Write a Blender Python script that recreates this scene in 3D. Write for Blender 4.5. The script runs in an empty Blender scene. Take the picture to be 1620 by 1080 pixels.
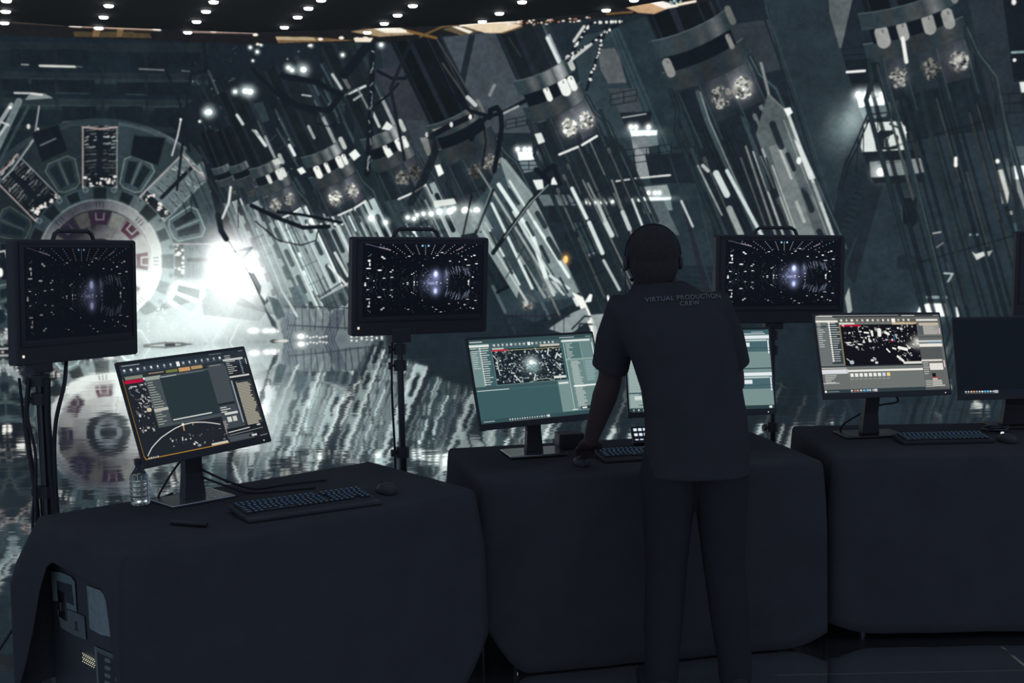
import bpy, bmesh, math, random
import numpy as np
from mathutils import Vector, Matrix
# ------------------------------------------------------------------ camera geometry (image taken as 1620x1080)
FOC = 1900.0
PITCH = math.atan(169.0 / 1900.0)
ROLL = 0.02
_c, _s = math.cos(PITCH), math.sin(PITCH)
CAM = np.array([0.0, 0.0, 1.65])
FWD = np.array([0.0, _c, -_s])
_U0 = np.array([0.0, _s, _c]); _R0 = np.array([1.0, 0.0, 0.0])
RGT = _R0 * math.cos(ROLL) - _U0 * math.sin(ROLL)
UPV = _R0 * math.sin(ROLL) + _U0 * math.cos(ROLL)

def ray(px, py):
    return FWD + RGT * (px - 810.0) / FOC - UPV * (py - 540.0) / FOC
def on_z(px, py, z):
    r = ray(px, py); return CAM + r * (z - CAM[2]) / r[2]
def at(px, py, y):
    r = ray(px, py); return CAM + r * y / r[1]

# curved video wall: cylinder round (0, WALL_CY) of radius WALL_R
WALL_R, WALL_CY = 24.0, -4.2
WALL_S0, WALL_S1, WALL_H = -13.0, 13.0, 6.2
TEX_D = 120.0                                     # pixels of the wall's picture per metre

def wall_sz(px, py):
    """where the line of sight through a photo point meets the wall: arc length and height"""
    r = ray(px, py)
    a = r[0] ** 2 + r[1] ** 2
    b = -2 * r[1] * WALL_CY
    c = WALL_CY ** 2 - WALL_R ** 2
    t = (-b + math.sqrt(b * b - 4 * a * c)) / (2 * a)
    X = CAM + r * t
    return WALL_R * math.atan2(X[0], X[1] - WALL_CY), X[2]

def lin(c):
    c = np.asarray(c, float) / 255.0
    return np.where(c <= 0.04045, c / 12.92, ((c + 0.055) / 1.055) ** 2.4)

class Canvas:
    """a small painter for the pictures shown on the screens (linear RGB, row 0 at the bottom)"""
    def __init__(self, w, h, tf, base, k=1.0):
        self.w, self.h, self.tf, self.k = w, h, tf, k
        self.b = np.empty((h, w, 3)); self.b[:] = lin(base)
    def T(self, pts):
        return np.array([self.tf(p[0], p[1]) for p in pts], float)
    def box(self, q, m):
        x0 = max(0, int(q[:, 0].min() - m)); x1 = min(self.w, int(q[:, 0].max() + m) + 2)
        y0 = max(0, int(q[:, 1].min() - m)); y1 = min(self.h, int(q[:, 1].max() + m) + 2)
        return x0, x1, y0, y1
    def put(self, x0, x1, y0, y1, cov, col):
        v = self.b[y0:y1, x0:x1]
        v += cov[..., None] * (col - v)
    def poly(self, pts, col, a=1.0, col2=None, axis=None):
        q = self.T(pts); x0, x1, y0, y1 = self.box(q, 1)
        if x1 <= x0 or y1 <= y0: return
        cov = np.zeros((y1 - y0, x1 - x0))
        n = len(q)
        for oy in (0.25, 0.75):
            Y = (np.arange(y0, y1) + oy)[:, None]
            for ox in (0.25, 0.75):
                X = (np.arange(x0, x1) + ox)[None, :]
                ins = np.zeros(cov.shape, bool)
                for i in range(n):
                    ax, ay = q[i]; bx, by = q[(i + 1) % n]
                    if ay == by: continue
                    c = (ay > Y) != (by > Y)
                    ins ^= c & (X < (bx - ax) * (Y - ay) / (by - ay) + ax)
                cov += ins * 0.25
        c1 = lin(col)
        if col2 is not None:                       # blend across the shape from axis[0] to axis[1]
            A, B = self.T(axis)
            d = B - A; X = np.arange(x0, x1)[None, :]; Y = np.arange(y0, y1)[:, None]
            t = np.clip(((X - A[0]) * d[0] + (Y - A[1]) * d[1]) / (d @ d), 0, 1)[..., None]
            c1 = c1 * (1 - t) + lin(col2) * t
        self.put(x0, x1, y0, y1, cov * a, c1)
    def line(self, pts, w, col, a=1.0, cap=True, soft=0.0):
        q = self.T(pts); hw = w * self.k / 2
        c = lin(col)
        for i in range(len(q) - 1):
            s = q[i:i + 2]; x0, x1, y0, y1 = self.box(s, hw + 1 + soft)
            if x1 <= x0 or y1 <= y0: continue
            X = np.arange(x0, x1)[None, :] + .5 - s[0, 0]; Y = np.arange(y0, y1)[:, None] + .5 - s[0, 1]
            d = s[1] - s[0]; L2 = d @ d + 1e-9
            t = (X * d[0] + Y * d[1]) / L2
            tc = np.clip(t, 0, 1)
            dist = np.hypot(X - tc * d[0], Y - tc * d[1])
            al = np.clip((hw - dist) / (1 + soft) + .5, 0, 1) * min(1.0, 2 * hw + .15)
            self.put(x0, x1, y0, y1, al * a, c)
    def glow(self, c, rx, ry, col, gain=1.0, ang=0.0, pw=1.0):
        """light that adds to the picture"""
        q = self.T([c]); rx *= self.k; ry *= self.k; m = 3.2 * max(rx, ry)
        x0, x1, y0, y1 = self.box(q, m)
        if x1 <= x0 or y1 <= y0: return
        X = np.arange(x0, x1)[None, :] + .5 - q[0, 0]; Y = np.arange(y0, y1)[:, None] + .5 - q[0, 1]
        ca, sa = math.cos(ang), math.sin(ang)
        u = (X * ca - Y * sa) / rx; v = (X * sa + Y * ca) / ry
        g = np.exp(-(u * u + v * v) ** pw * 1.2)
        self.b[y0:y1, x0:x1] += g[..., None] * lin(col) * gain
    def dot(self, c, rx, ry, col, a=1.0):
        n = 10
        self.poly([(c[0] + rx * math.cos(i * 2 * math.pi / n), c[1] + ry * math.sin(i * 2 * math.pi / n)) for i in range(n)], col, a)
    def rect(self, x0, y0, x1, y1, col, a=1.0):
        self.poly([(x0, y0), (x1, y0), (x1, y1), (x0, y1)], col, a)
    def specks(self, rng, c, rx, ry, n, r, col, a=0.9, ang=0.0):
        for _ in range(n):
            u, v = rng.uniform(-1, 1), rng.uniform(-1, 1)
            if u * u + v * v > 1: continue
            k = rng.uniform(.35, 1)
            self.dot((c[0] + u * rx, c[1] + v * ry), r * rng.uniform(.4, 1.3), r * rng.uniform(.4, 1.1),
                     tuple(min(255, x * k) for x in col), a)

def g_(v, tint=1.0):                                # a cold grey
    return (v * (1 - .10 * tint), v * (1 + .0 * tint), v * (1 + .03 * tint))
def teal(v):
    k = min(1.0, max(0.0, (v - 50) / 90.0))
    return (v * (.72 + .20 * k), v * 1.0, v * (1.12 - .12 * k))

class Column:
    """local frame of one slanted piston column: t px down its axis, s across it in half widths"""
    def __init__(self, cv, o, slope, w, rng):
        n = math.hypot(slope, 1); self.a = (slope / n, 1 / n); self.p = (1 / n, -slope / n)
        self.o, self.w, self.cv, self.rng = o, w, cv, rng
    def P(self, t, s):
        h = s * self.w / 2
        return (self.o[0] + self.a[0] * t + self.p[0] * h, self.o[1] + self.a[1] * t + self.p[1] * h)
    def quad(self, t0, t1, s0, s1, col, a=1.0, col2=None, bow=0.0):
        ss = [s0 + (s1 - s0) * i / 6 for i in range(7)]
        top = [self.P(t0 + bow * (1 - (s / 1.05) ** 2), s) for s in ss]
        bot = [self.P(t1 + bow * (1 - (s / 1.05) ** 2), s) for s in reversed(ss)]
        ax = [self.P(t0, s0), self.P(t0, s1)] if col2 is not None else None
        self.cv.poly(top + bot, col, a, col2, ax)
    def rod(self, s, t0, t1, w, col, a=1.0, s1=None):
        self.cv.line([self.P(t0, s), self.P(t1, s if s1 is None else s1)], w, col, a)
    def metal(self, t0, t1, hw, lo, hi, spots, bow):
        """a band of turned metal with soft vertical gleams"""
        self.quad(t0, t1, -hw, hw, teal(lo), 1, None, bow)
        for s, wd, v in spots:
            self.quad(t0 + 1, t1 - 1, s - wd, s, teal(lo), .8, (v * .97, v, v), bow)
            self.quad(t0 + 1, t1 - 1, s, s + wd, (v * .97, v, v), .8, teal(lo), bow)
        self.quad(t0, t0 + 1.5, -hw, hw, teal(hi), .8, None, bow)
    def flower(self, t, s, r, v):
        c = self.P(t, s); rng = self.rng
        self.cv.glow((c[0] - r * .3, c[1] - r * .8), r * 1.1, r * 1.5, (v * .58, v * .60, v * .63), .30)
        self.cv.glow(c, r * .8, r * .8, (v, v, v), .38 * (v / 235) ** 3)
        self.cv.specks(rng, c, r * .85, r, 60, r * .26, (v * 1.05, v * 1.05, v), .9)
        self.cv.specks(rng, c, r * .9, r, 16, r * .16, (30, 40, 46), .8)

def paint_wall():
    W = int((WALL_S1 - WALL_S0) * TEX_D); H = int(WALL_H * TEX_D)
    def tf(px, py):
        s, z = wall_sz(px, py); return ((s - WALL_S0) * TEX_D, z * TEX_D)
    k = TEX_D * 19.8 / FOC
    cv = Canvas(W, H, tf, (22, 32, 41), k)
    R = random.Random(7)
    P, L, D, G = cv.poly, cv.line, cv.dot, cv.glow

    # ---- far upper left: level service decks
    P([(-900, -200), (420, -200), (420, 330), (-900, 330)], (20, 33, 42))
    for y, h, v in ((60, 14, 38), (108, 16, 41), (118, 8, 52), (150, 18, 46), (194, 9, 42), (76, 3, 32), (160, 3, 58)):
        P([(-400, y - 6), (395, y + 8), (395, y + 8 + h), (-400, y + h - 6)], teal(v))
    for x0, y0, x1, y1 in ((15, 78, 140, 104), (205, 84, 330, 106), (-5, 124, 45, 142), (50, 126, 150, 146), (185, 130, 300, 150),
                           (98, 168, 152, 192), (172, 168, 226, 192), (245, 170, 330, 198)):
        cv.rect(x0, y0, x1, y1, (19, 28, 36))
        for i in range(4):
            xx = R.uniform(x0, x1); L([(xx, y0), (xx + 2, y1)], 1.2, teal(34))
    for x in (0, 88, 160, 230, 320):
        L([(x, 74), (x + 3, 200)], 5, teal(36), .7)
    L([(63, 104), (119, 105.5)], 2.6, (205, 206, 200)); L([(34, 102), (45, 102.5)], 1.5, (140, 145, 145))
    L([(119, 105), (130, 106)], 1.5, (80, 95, 100)); L([(220, 109), (262, 111)], 1.6, (120, 126, 128)); L([(288, 112), (300, 113)], 1.4, (95, 105, 108))
    L([(23, 147), (48, 147.5)], 2.2, (190, 196, 195)); P([(48, 147), (70, 148), (84, 155), (40, 158)], (120, 132, 134), .9)
    L([(50, 148), (66, 150)], 3, (200, 200, 196)); L([(90, 147), (140, 148)], 1, teal(70)); L([(200, 149), (230, 150)], 1, teal(75))

    # ---- reactor face
    cx, cy = 158.0, 413.0
    def pol(r, a): return (cx + r * math.cos(math.radians(a)), cy + r * math.sin(math.radians(a)))
    def ring(r0, r1, a0, a1, col, al=1.0, n=None, col2=None, axis=None):
        n = n or max(2, int(abs(a1 - a0) / 6))
        A = [a0 + (a1 - a0) * i / n for i in range(n + 1)]
        P([pol(r1, a) for a in A] + [pol(r0, a) for a in reversed(A)], col, al, col2, axis)
    P([(98, 192), (128, 190), (130, 226), (104, 232)], (66, 72, 76)); P([(188, 200), (214, 198), (214, 226), (188, 222)], (60, 66, 70)); P([(262, 224), (284, 238), (276, 258), (258, 250)], (70, 72, 76))
    P([pol(226, a) for a in range(0, 360, 5)], (40, 55, 62), 1, (156, 174, 172), [(130, 300), (330, 460)])
    for kk in range(8):
        a = 22.5 + 45 * kk
        lit = 0.5 + 0.5 * math.cos(math.radians(a - 25))      # the lamp to the right falls on this side
        low = 1.0 if 0 < a < 180 else 0.0
        v = 48 + 84 * lit * (1.0 if low else .62) + 72 * low * lit
        ring(108, 222, a - 14.5, a + 14.5, teal(v * .80), 1, 6)
        ring(217, 222, a - 14.5, a + 14.5, teal(v * 1.15), .8, 6)
        for da in (-14.5, 14.5): L([pol(112, a + da), pol(222, a + da)], 1.4, teal(v * 1.25), .8)
        L([pol(170, a - 14), pol(170, a + 14)], 1.2, teal(v * 1.2), .5)
        # framed pair of wedge windows
        fr = [pol(122, a - 4.5), pol(128, a - 8.2), pol(166, a - 8.8), pol(174, a - 5.5), pol(174, a + 5.5), pol(166, a + 8.8), pol(128, a + 8.2), pol(122, a + 4.5)]
        P(fr, teal(v * .95)); L(fr + [fr[0]], 1.9, (v * 1.35, v * 1.6, v * 1.55))
        P([pol(130, a - 5.6), pol(165, a - 6.6), pol(168, a - 1.6), pol(131, a - 1.2)], (20, 32, 40))
        P([pol(130, a + 5.6), pol(165, a + 6.6), pol(168, a + 1.6), pol(131, a + 1.2)], (20, 32, 40))
        L([pol(131, a), pol(170, a)], 1.8, (v * 1.25, v * 1.5, v * 1.45))
    for kk in range(8):                                        # pods between the plates
        a = 45 * kk
        dark = not (-60 < ((a + 180) % 360 - 180) < 30)
        ca, sa = math.cos(math.radians(a)), math.sin(math.radians(a))
        def loc(r, w_): return (cx + r * ca - w_ * sa, cy + r * sa + w_ * ca)
        P([loc(108, -20), loc(118, -29), loc(214, -29), loc(214, 29), loc(118, 29), loc(108, 20)], (17, 25, 33) if dark else (92, 108, 112))
        for i in range(15):
            r = 136 + i * 5.4; vv = R.uniform(70, 200) if i > 7 else R.uniform(34, 120)
            for j in range(7):
                if R.random() < .8:
                    w0 = -25 + 50 * (j + R.random() * .6) / 7
                    if abs(w0) < 4: continue
                    L([loc(r + 2 - abs(w0) * .1, w0), loc(r + R.uniform(0, 3), w0 + R.uniform(3, 8))], R.uniform(.9, 2.2), (vv * .95, vv, vv), .85)
        L([loc(140, -2), loc(208, -2)], 6, (16, 24, 32)); L([loc(116, -27), loc(212, -27)], 1.8, (190, 176, 172), .6); L([loc(116, 27), loc(212, 27)], 1.8, (130, 140, 142), .7); L([loc(212, -27), loc(209, 0), loc(212, 27)], 2, (180, 160, 156), .8)
        P([loc(112, -22), loc(132, -27), loc(132, 27), loc(112, 22)], (14, 20, 27))
        for j in range(16):
            D(loc(R.uniform(116, 134), R.uniform(-24, 24)), R.uniform(1, 3.6), R.uniform(1, 3.2), (228, 224, 218), .9)
        for sg in (-1, 1):
            L([pol(120, a + sg * 12), pol(108, a + sg * 15.5)], 3.6, (205, 208, 200), .8)
            L([pol(132, a + sg * 9), pol(120, a + sg * 12)], 2, (60, 70, 76), .9)
    ring(60, 119, 0, 360, (46, 62, 69), 1, 60, (135, 150, 150), [(120, 350), (240, 470)])
    ring(82, 99, 0, 360, (66, 68, 78), 1, 60, (222, 228, 222), [(150, 322), (220, 450)])
    ring(96, 99, 0, 360, (95, 110, 112), 1, 60, (225, 228, 220), [(150, 320), (215, 450)])
    ring(0, 82, 0, 360, (40, 37, 48), 1, 50, (190, 192, 190), [(165, 345), (232, 430)])
    for kk in range(16):
        a = 22.5 * kk; r = 108; hw = 5.6 if kk % 2 == 0 else 4.8; hr = 9 if kk % 2 == 0 else 7.5
        v = 26 if not (kk in (0, 1, 15, 2)) else 44
        ring(r - hr - 2, r + hr + 2, a - hw * 1.15, a + hw * 1.15, teal(v * 2.6), .8, 2)
        ring(r - hr, r + hr, a - hw, a + hw, (v * .8, v * 1.1, v * 1.25), 1, 2)
        b = pol(115, a + 11.2); D(b, 5, 5, teal(110), .8); D(b, 2.6, 2.6, teal(70), .9)
    for kk in range(8):
        a = 45 * kk
        lit = 0.66 + 0.34 * math.cos(math.radians(a - 30))
        ring(58, 77, a - 11, a + 11, (86 * lit + 8, 26, 52), 1, 3)
        L([pol(76, a - 5), pol(66, a - 5), pol(66, a + 5), pol(76, a + 5)], 1.8, (200 * lit, 205 * lit, 200 * lit))
        ring(57, 80, a + 14, a + 31, (225 * lit, 228 * lit, 222 * lit), 1, 3)
        ring(38, 58, a + 16, a + 20, (205 * lit, 208 * lit, 200 * lit), 1, 1); ring(38, 58, a + 25, a + 29, (205 * lit, 208 * lit, 200 * lit), 1, 1)
        for j in (-3.5, 0, 3.5): L([pol(85, a + j), pol(93, a + j)], 1.5, (30, 38, 46), .9)
    ring(0, 36, 0, 360, (24, 28, 38), 1, 30)
    ring(14, 22, 0, 360, (110, 120, 125), .8, 30)
    # machine parts over the face at the left
    for p0, p1, w, v in (((30, 160), (-12, 250), 9, 120), ((45, 168), (-4, 262), 4, 70), ((18, 165), (-30, 240), 5, 160), ((12, 196), (-20, 240), 3, 190),
                         ((52, 222), (12, 275), 3, 120), ((46, 228), (0, 290), 3, 60)):
        L([p0, p1], w, teal(v), .9)
    L([(62, 168), (54, 220), (20, 268), (4, 284)], 1.6, (150, 158, 160)); L([(2, 193), (14, 198)], 2, (205, 205, 200))
    D((16, 170), 3, 2.6, (240, 240, 235)); D((45, 200), 2.6, 4, (200, 198, 190)); D((60, 204), 2, 2, (190, 190, 188))
    for q in ([(50, 210), (92, 196), (108, 238), (66, 258)], [(212, 214), (262, 218), (250, 262), (206, 246)]):
        P(q, (16, 22, 30)); L(q + [q[0]], 1.2, (34, 46, 54))
    L([(64, 230), (88, 219)], 1.5, (105, 112, 116))
    P([(0, 385), (24, 385), (24, 442), (0, 442)], (16, 24, 32)); P([(8, 398), (22, 398), (22, 412), (10, 408)], (235, 232, 225)); D((1, 431), 3.4, 7, (245, 242, 235))
    L([(0, 398), (20, 395)], 2, (190, 190, 184))
    P([(-10, 488), (6, 490), (10, 505), (4, 512), (-10, 512)], (20, 34, 44))
    L([(0, 552), (24, 550)], 2.2, (170, 172, 168)); L([(0, 545), (26, 512)], 8, (150, 165, 165), .7)
    cv.specks(R, (12, 530), 14, 12, 30, 2.4, (225, 228, 225))

    # ---- dark tangle between reactor and columns
    P([(262, 190), (330, 140), (420, 150), (470, 330), (440, 380), (352, 380), (320, 250)], (19, 28, 36))
    P([(330, 60), (620, 60), (640, 330), (420, 330), (330, 240)], (21, 31, 40))
    for _ in range(130):
        x = R.uniform(285, 610); y = R.uniform(95, 330); l = R.uniform(12, 75); sl = R.uniform(.35, .6)
        v = R.choice((30, 36, 44, 52, 62, 80))
        L([(x, y), (x + l * sl, y + l)], R.uniform(1.2, 5), teal(v) if R.random() < .7 else (18, 25, 33), .75)
    for _ in range(170):
        x = R.uniform(300, 640); y = R.uniform(72, 320)
        if R.random() < .5: D((x, y), R.uniform(.6, 1.8), R.uniform(.6, 1.6), teal(R.choice((60, 80, 110, 160))), .8)
        else: L([(x, y), (x + R.uniform(-14, 14), y + R.uniform(2, 10))], R.uniform(.8, 1.8), teal(R.choice((44, 56, 70, 100))), .7)
    for q, v in (([(352, 205), (372, 196), (392, 235), (372, 240)], 62), ([(400, 165), (416, 160), (426, 190), (412, 196)], 58),
                 ([(300, 225), (322, 250), (312, 262), (292, 240)], 50)):
        P(q, teal(v))
    L([(286, 190), (281, 215), (272, 246)], 1.8, (190, 195, 198)); D((286, 189), 1.8, 1.8, (235, 235, 235))

    # ---- background slabs behind the columns, right half
    P([(560, 60), (1700, -260), (1900, 620), (560, 620)], (26, 38, 46))
    P([(600, 70), (740, 60), (830, 330), (640, 330)], (40, 48, 58))
    P([(690, 60), (830, 45), (870, 210), (770, 210)], (62, 72, 80))
    P([(742, 55), (752, 55), (735, 135), (724, 135)], (26, 34, 42))
    P([(585, 110), (650, 105), (720, 250), (640, 260)], (46, 50, 60)); P([(640, 190), (672, 190), (705, 260), (668, 262)], (52, 62, 70))
    P([(905, 60), (975, 45), (1068, 250), (1040, 330), (985, 230), (930, 200)], (44, 60, 68))
    P([(946, 78), (972, 76), (1006, 130), (962, 132), (950, 110)], (86, 92, 96))
    P([(968, 46), (1035, 20), (1100, 230), (1140, 420), (1060, 420), (1010, 200)], (35, 50, 58))
    P([(968, 46), (980, 44), (1062, 240), (1048, 246)], (46, 66, 74)); L([(975, 48), (1056, 240)], 1.2, (22, 32, 40)); L([(966, 48), (1038, 230)], 2, (54, 76, 84))
    P([(1080, 0), (1240, -30), (1330, 260), (1300, 380), (1130, 380)], (24, 34, 42))
    P([(1150, 40), (1218, 30), (1235, 110), (1190, 120)], (44, 52, 60))
    P([(1175, -160), (1330, -170), (1360, 150), (1440, 300), (1400, 540), (1300, 540), (1290, 330)], (36, 49, 57))
    L([(1188, -80), (1206, 20), (1262, 180), (1310, 330)], 3, (24, 34, 42)); L([(1196, -80), (1214, 20), (1270, 180), (1318, 330)], 2, (44, 60, 68))
    P([(1308, -60), (1312, 20), (1328, 76), (1362, 72), (1376, 60), (1368, 20), (1350, -5), (1340, -60)], (86, 94, 96))
    P([(1362, -60), (1400, -60), (1400, 140), (1352, 148), (1330, 80)], (26, 36, 44))
    P([(1500, -160), (1580, -170), (1640, 240), (1600, 300), (1560, 140)], (36, 46, 54)); P([(1584, -20), (1640, -20), (1640, 120), (1604, 130)], (18, 24, 32))
    P([(1360, 230), (1620, 200), (1640, 560), (1300, 560), (1320, 420)], (37, 51, 60))
    # stair and dark bands
    P([(1352, 175), (1372, 180), (1388, 300), (1330, 430), (1306, 400)], (27, 38, 46))
    P([(1385, 285), (1398, 290), (1352, 450), (1338, 430)], (28, 38, 46))
    for i in range(14):
        L([(1352 - i * 3.2, 300 + i * 9), (1366 - i * 3.2, 303 + i * 9)], 1.2, (40, 54, 62), .8)
    P([(1426, 311), (1450, 311), (1451, 352), (1444, 360), (1428, 352)], (21, 28, 36)); L([(1426, 312), (1427, 352)], 1.2, (64, 74, 82)); L([(1426, 312), (1446, 311)], 1.2, (58, 68, 76))
    P([(1420, 404), (1457, 404), (1456, 427), (1419, 426)], (30, 41, 49))
    for y in (409, 415, 420): L([(1423, y), (1453, y)], 1, (24, 34, 42))
    P([(1449, 500), (1455, 484), (1468, 480), (1498, 480), (1503, 500)], (238, 244, 242)); L([(1467, 470), (1497, 470)], 4, (120, 138, 142)); L([(1457, 484), (1458, 500)], 1.2, (60, 74, 80))
    P([(1512, 486), (1516, 486), (1518, 500), (1514, 502)], (235, 240, 240)); G((1475, 495), 28, 14, (150, 190, 190), .22)
    # gantries, rails and lamps
    def rail(pts, h, n, col=(22, 30, 38), w=1.6):
        for dy in (0, h * .5, h): L([(x, y + dy) for x, y in pts], w, col)
        for i in range(n + 1):
            t = i / n * (len(pts) - 1); j = min(int(t), len(pts) - 2); f = t - j
            x = pts[j][0] * (1 - f) + pts[j + 1][0] * f; y = pts[j][1] * (1 - f) + pts[j + 1][1] * f
            L([(x, y), (x, y + h)], w, col)
    def lamps(xs, y, r, shelf=None, gain=1.0):
        if shelf:
            x0, x1, y0, y1 = shelf
            P([(x0, y0), (x1, y0), (x1 - 1, y1), (x0 + 3, y1 + 2)], (222, 232, 232))
            G(((x0 + x1) / 2, (y0 + y1) / 2), (x1 - x0) * .55, (y1 - y0) * 1.1, (200, 220, 220), .35 * gain)
            P([(x0 + 3, y1 + 2), (x1 - 1, y1), (x1 + 2, y1 + 16), (x0 + 10, y1 + 22)], (110, 130, 134), .75)
        for x in xs:
            D((x, y), r, r * 1.15, (255, 255, 252)); G((x, y), r * 1.7, r * 1.7, (225, 235, 235), .7 * gain)
    P([(962, 140), (1005, 140), (1018, 186), (985, 190)], (62, 70, 76)); rail([(966, 149), (1007, 141)], 18, 2)
    P([(980, 178), (1030, 176), (1030, 200), (990, 204)], (24, 34, 42)); L([(985, 186), (1022, 180)], 1.6, (150, 160, 162))
    lamps((998, 1006, 1026), 201, 3.2, (996, 1040, 206, 214)); P([(998, 216), (1022, 214), (1034, 280), (1010, 280)], (112, 122, 126)); P([(1000, 222), (1024, 250), (1028, 282), (1010, 282)], (140, 148, 150), .8)
    rail([(984, 238), (1062, 228)], 22, 4); rail([(1062, 234), (1100, 232)], 20, 2)
    P([(1020, 245), (1100, 240), (1100, 290), (1030, 290)], (24, 34, 42)); L([(1035, 279), (1058, 277)], 2, (190, 195, 195))
    lamps((819, 830, 838), 236, 3.0, (818, 850, 240, 252)); rail([(800, 190), (850, 180)], 14, 3); rail([(806, 255), (852, 254)], 14, 3)
    L([(800, 178), (820, 166)], 3, (120, 130, 132)); P([(808, 168), (826, 160), (830, 176), (806, 184)], (66, 76, 82))
    lamps((1358, 1370, 1381, 1396), 150, 4.6, (1356, 1400, 155, 168), 1.2); P([(1366, 168), (1402, 166), (1404, 180), (1372, 184)], (90, 108, 112))
    G((1340, 200), 30, 38, (150, 175, 175), .32, .3); G((1352, 188), 16, 22, (190, 210, 208), .3, .3)
    P([(1367, 198), (1372, 194), (1420, 192), (1432, 200), (1436, 240), (1366, 244), (1362, 232)], (205, 214, 210))
    L([(1371, 182), (1402, 178), (1440, 180)], 2.2, (24, 32, 40)); L([(1371, 182), (1372, 196)], 2, (24, 32, 40)); L([(1388, 182), (1389, 206)], 2, (24, 32, 40))
    for o in (0, 6): L([(1371 + o, 184), (1354 + o, 225), (1336 + o, 262), (1326 + o, 300)], 2.6, (22, 30, 38))
    L([(1366, 200), (1366, 245)], 2, (24, 32, 40)); L([(1358, 220), (1354, 275)], 2, (24, 32, 40))
    P([(1382, 216), (1392, 206), (1412, 206), (1422, 216), (1420, 236), (1386, 238)], (26, 34, 42)); P([(1398, 220), (1414, 212), (1418, 230), (1400, 234)], (200, 210, 206))
    L([(1410, 206), (1400, 234)], 1.8, (30, 38, 46)); L([(1408, 196), (1430, 206), (1448, 226)], 3, (24, 32, 40)); L([(1424, 194), (1432, 210)], 4, (225, 230, 226))
    P([(1366, 240), (1440, 236), (1462, 252), (1370, 258)], (22, 30, 38))
    P([(1376, 256), (1430, 253), (1436, 276), (1378, 280)], (110, 122, 122)); P([(1440, 252), (1456, 250), (1462, 272), (1444, 275)], (128, 136, 136)); D((1393, 272), 6, 6.4, (255, 255, 250)); G((1393, 272), 11, 11, (220, 225, 220), .6)
    L([(1388, 258), (1424, 256)], 1.5, (70, 80, 84)); P([(1378, 281), (1462, 276), (1464, 288), (1384, 290)], (24, 32, 40))
    L([(1340, 114), (1368, 112)], 3, (235, 238, 235)); L([(1332, 78), (1380, 72)], 2, (20, 28, 36)); L([(1334, 88), (1384, 84)], 2.5, (18, 26, 34)); P([(1336, 95), (1384, 92), (1396, 130), (1346, 132)], (20, 28, 36)); L([(1340, 114), (1368, 112)], 3, (235, 238, 235))
    lamps((1604, 1610), 252, 2.6, (1600, 1640, 262, 282)); P([(1598, 232), (1640, 230), (1640, 262), (1600, 262)], (70, 84, 88)); P([(1604, 284), (1640, 282), (1640, 330), (1620, 330)], (130, 140, 140))
    D((1578, 255), 3.4, 3.4, (235, 235, 230)); D((1605, 95), 2.6, 2.6, (230, 230, 228)); L([(1601, 83), (1622, 82)], 3, (120, 150, 152)); D((1604, 3), 3.5, 5, (230, 226, 224))
    P([(1613, 130), (1640, 128), (1640, 146), (1616, 146)], (215, 222, 220)); rail([(1575, 150), (1640, 146)], 30, 3)
    P([(1575, 270), (1586, 268), (1596, 305), (1594, 322), (1586, 322)], (190, 192, 188)); P([(1592, 335), (1601, 333), (1602, 339), (1594, 341)], (150, 156, 156)); P([(1598, 355), (1608, 352), (1612, 385), (1606, 390)], (60, 88, 94))
    # lamp line and hatch low between the fifth and sixth columns
    P([(1012, 296), (1055, 292), (1062, 312), (1022, 314)], (130, 142, 142)); lamps((1036, 1043, 1026), 305, 2.6, (1010, 1062, 312, 316)); P([(1022, 318), (1050, 318), (1075, 372), (1045, 372)], (76, 90, 94))
    L([(972, 287), (1000, 283)], 2, (200, 205, 202)); L([(1005, 282), (1060, 277)], 2.2, (205, 208, 206))
    D((1013, 316), 4.6, 3, (240, 245, 242))
    for x in (926, 935, 943, 952, 961, 969): D((x, 319 + (x % 3)), 2.6, 2.8, (240, 244, 240)); G((x, 319), 5, 5, (200, 210, 205), .4)
    P([(850, 308), (900, 308), (915, 325), (860, 326)], (92, 108, 112)); P([(905, 352), (918, 352), (942, 404), (932, 408)], (52, 76, 82)); L([(930, 404), (940, 400)], 2, (120, 134, 136))
    P([(867, 325), (897, 325), (893, 352), (870, 350)], (22, 30, 38)); D((900, 374), 7, 9, (22, 30, 36)); P([(895, 415), (925, 414), (924, 430), (896, 428)], (24, 34, 42))
    P([(925, 478), (933, 465), (937, 466), (935, 477)], (235, 242, 240)); D((963, 471), 2.8, 5.5, (235, 242, 240))
    # stair tower behind the person
    for i in range(26): L([(1092, 330 + i * 8), (1128, 334 + i * 8)], 1.1, (38, 52, 60), .8)
    L([(1082, 320), (1120, 470)], 8, (33, 30, 44), .8); L([(1103, 300), (1140, 470)], 2, (44, 58, 66)); L([(1060, 250), (1130, 470)], 2, (40, 52, 60))

    # ---- the slanted piston columns
    def column(o, slope, w, k_, Ln, rails, plate, body=1.0, up=220, flowers=((0.05, 1.0), (0.62, .9)), posts=True, seed=1, edge=True, nr=9, fill=0, low=None):
        rg = random.Random(seed); c = Column(cv, o, slope, w, rg); K = k_
        bow = 7 * K
        c.quad(-up, 4, -.86, .86, (25, 33, 43), 1, (36, 42, 53))
        for s, v, wd in ((-.78, 40, .05), (-.5, 27, .2), (.1, 32, .25), (.5, 36, .12), (.74, 52, .05)):
            c.quad(-up, 4, s - wd, s + wd, teal(v * body))
        if body > .75: c.quad(-up * .30, 0, .60, .74, (150, 160, 160), .85); c.quad(-up * .5, -up * .28, .62, .68, teal(90), .8)
        # rails and frames below
        t0 = 118 * K
        if fill:
            c.quad(t0 + 8 * K, Ln, -1.15, 1.1, teal(fill * .8), .85)
            c.quad(t0 + 60 * K, Ln, -.7, .5, teal(fill), .55)
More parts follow.
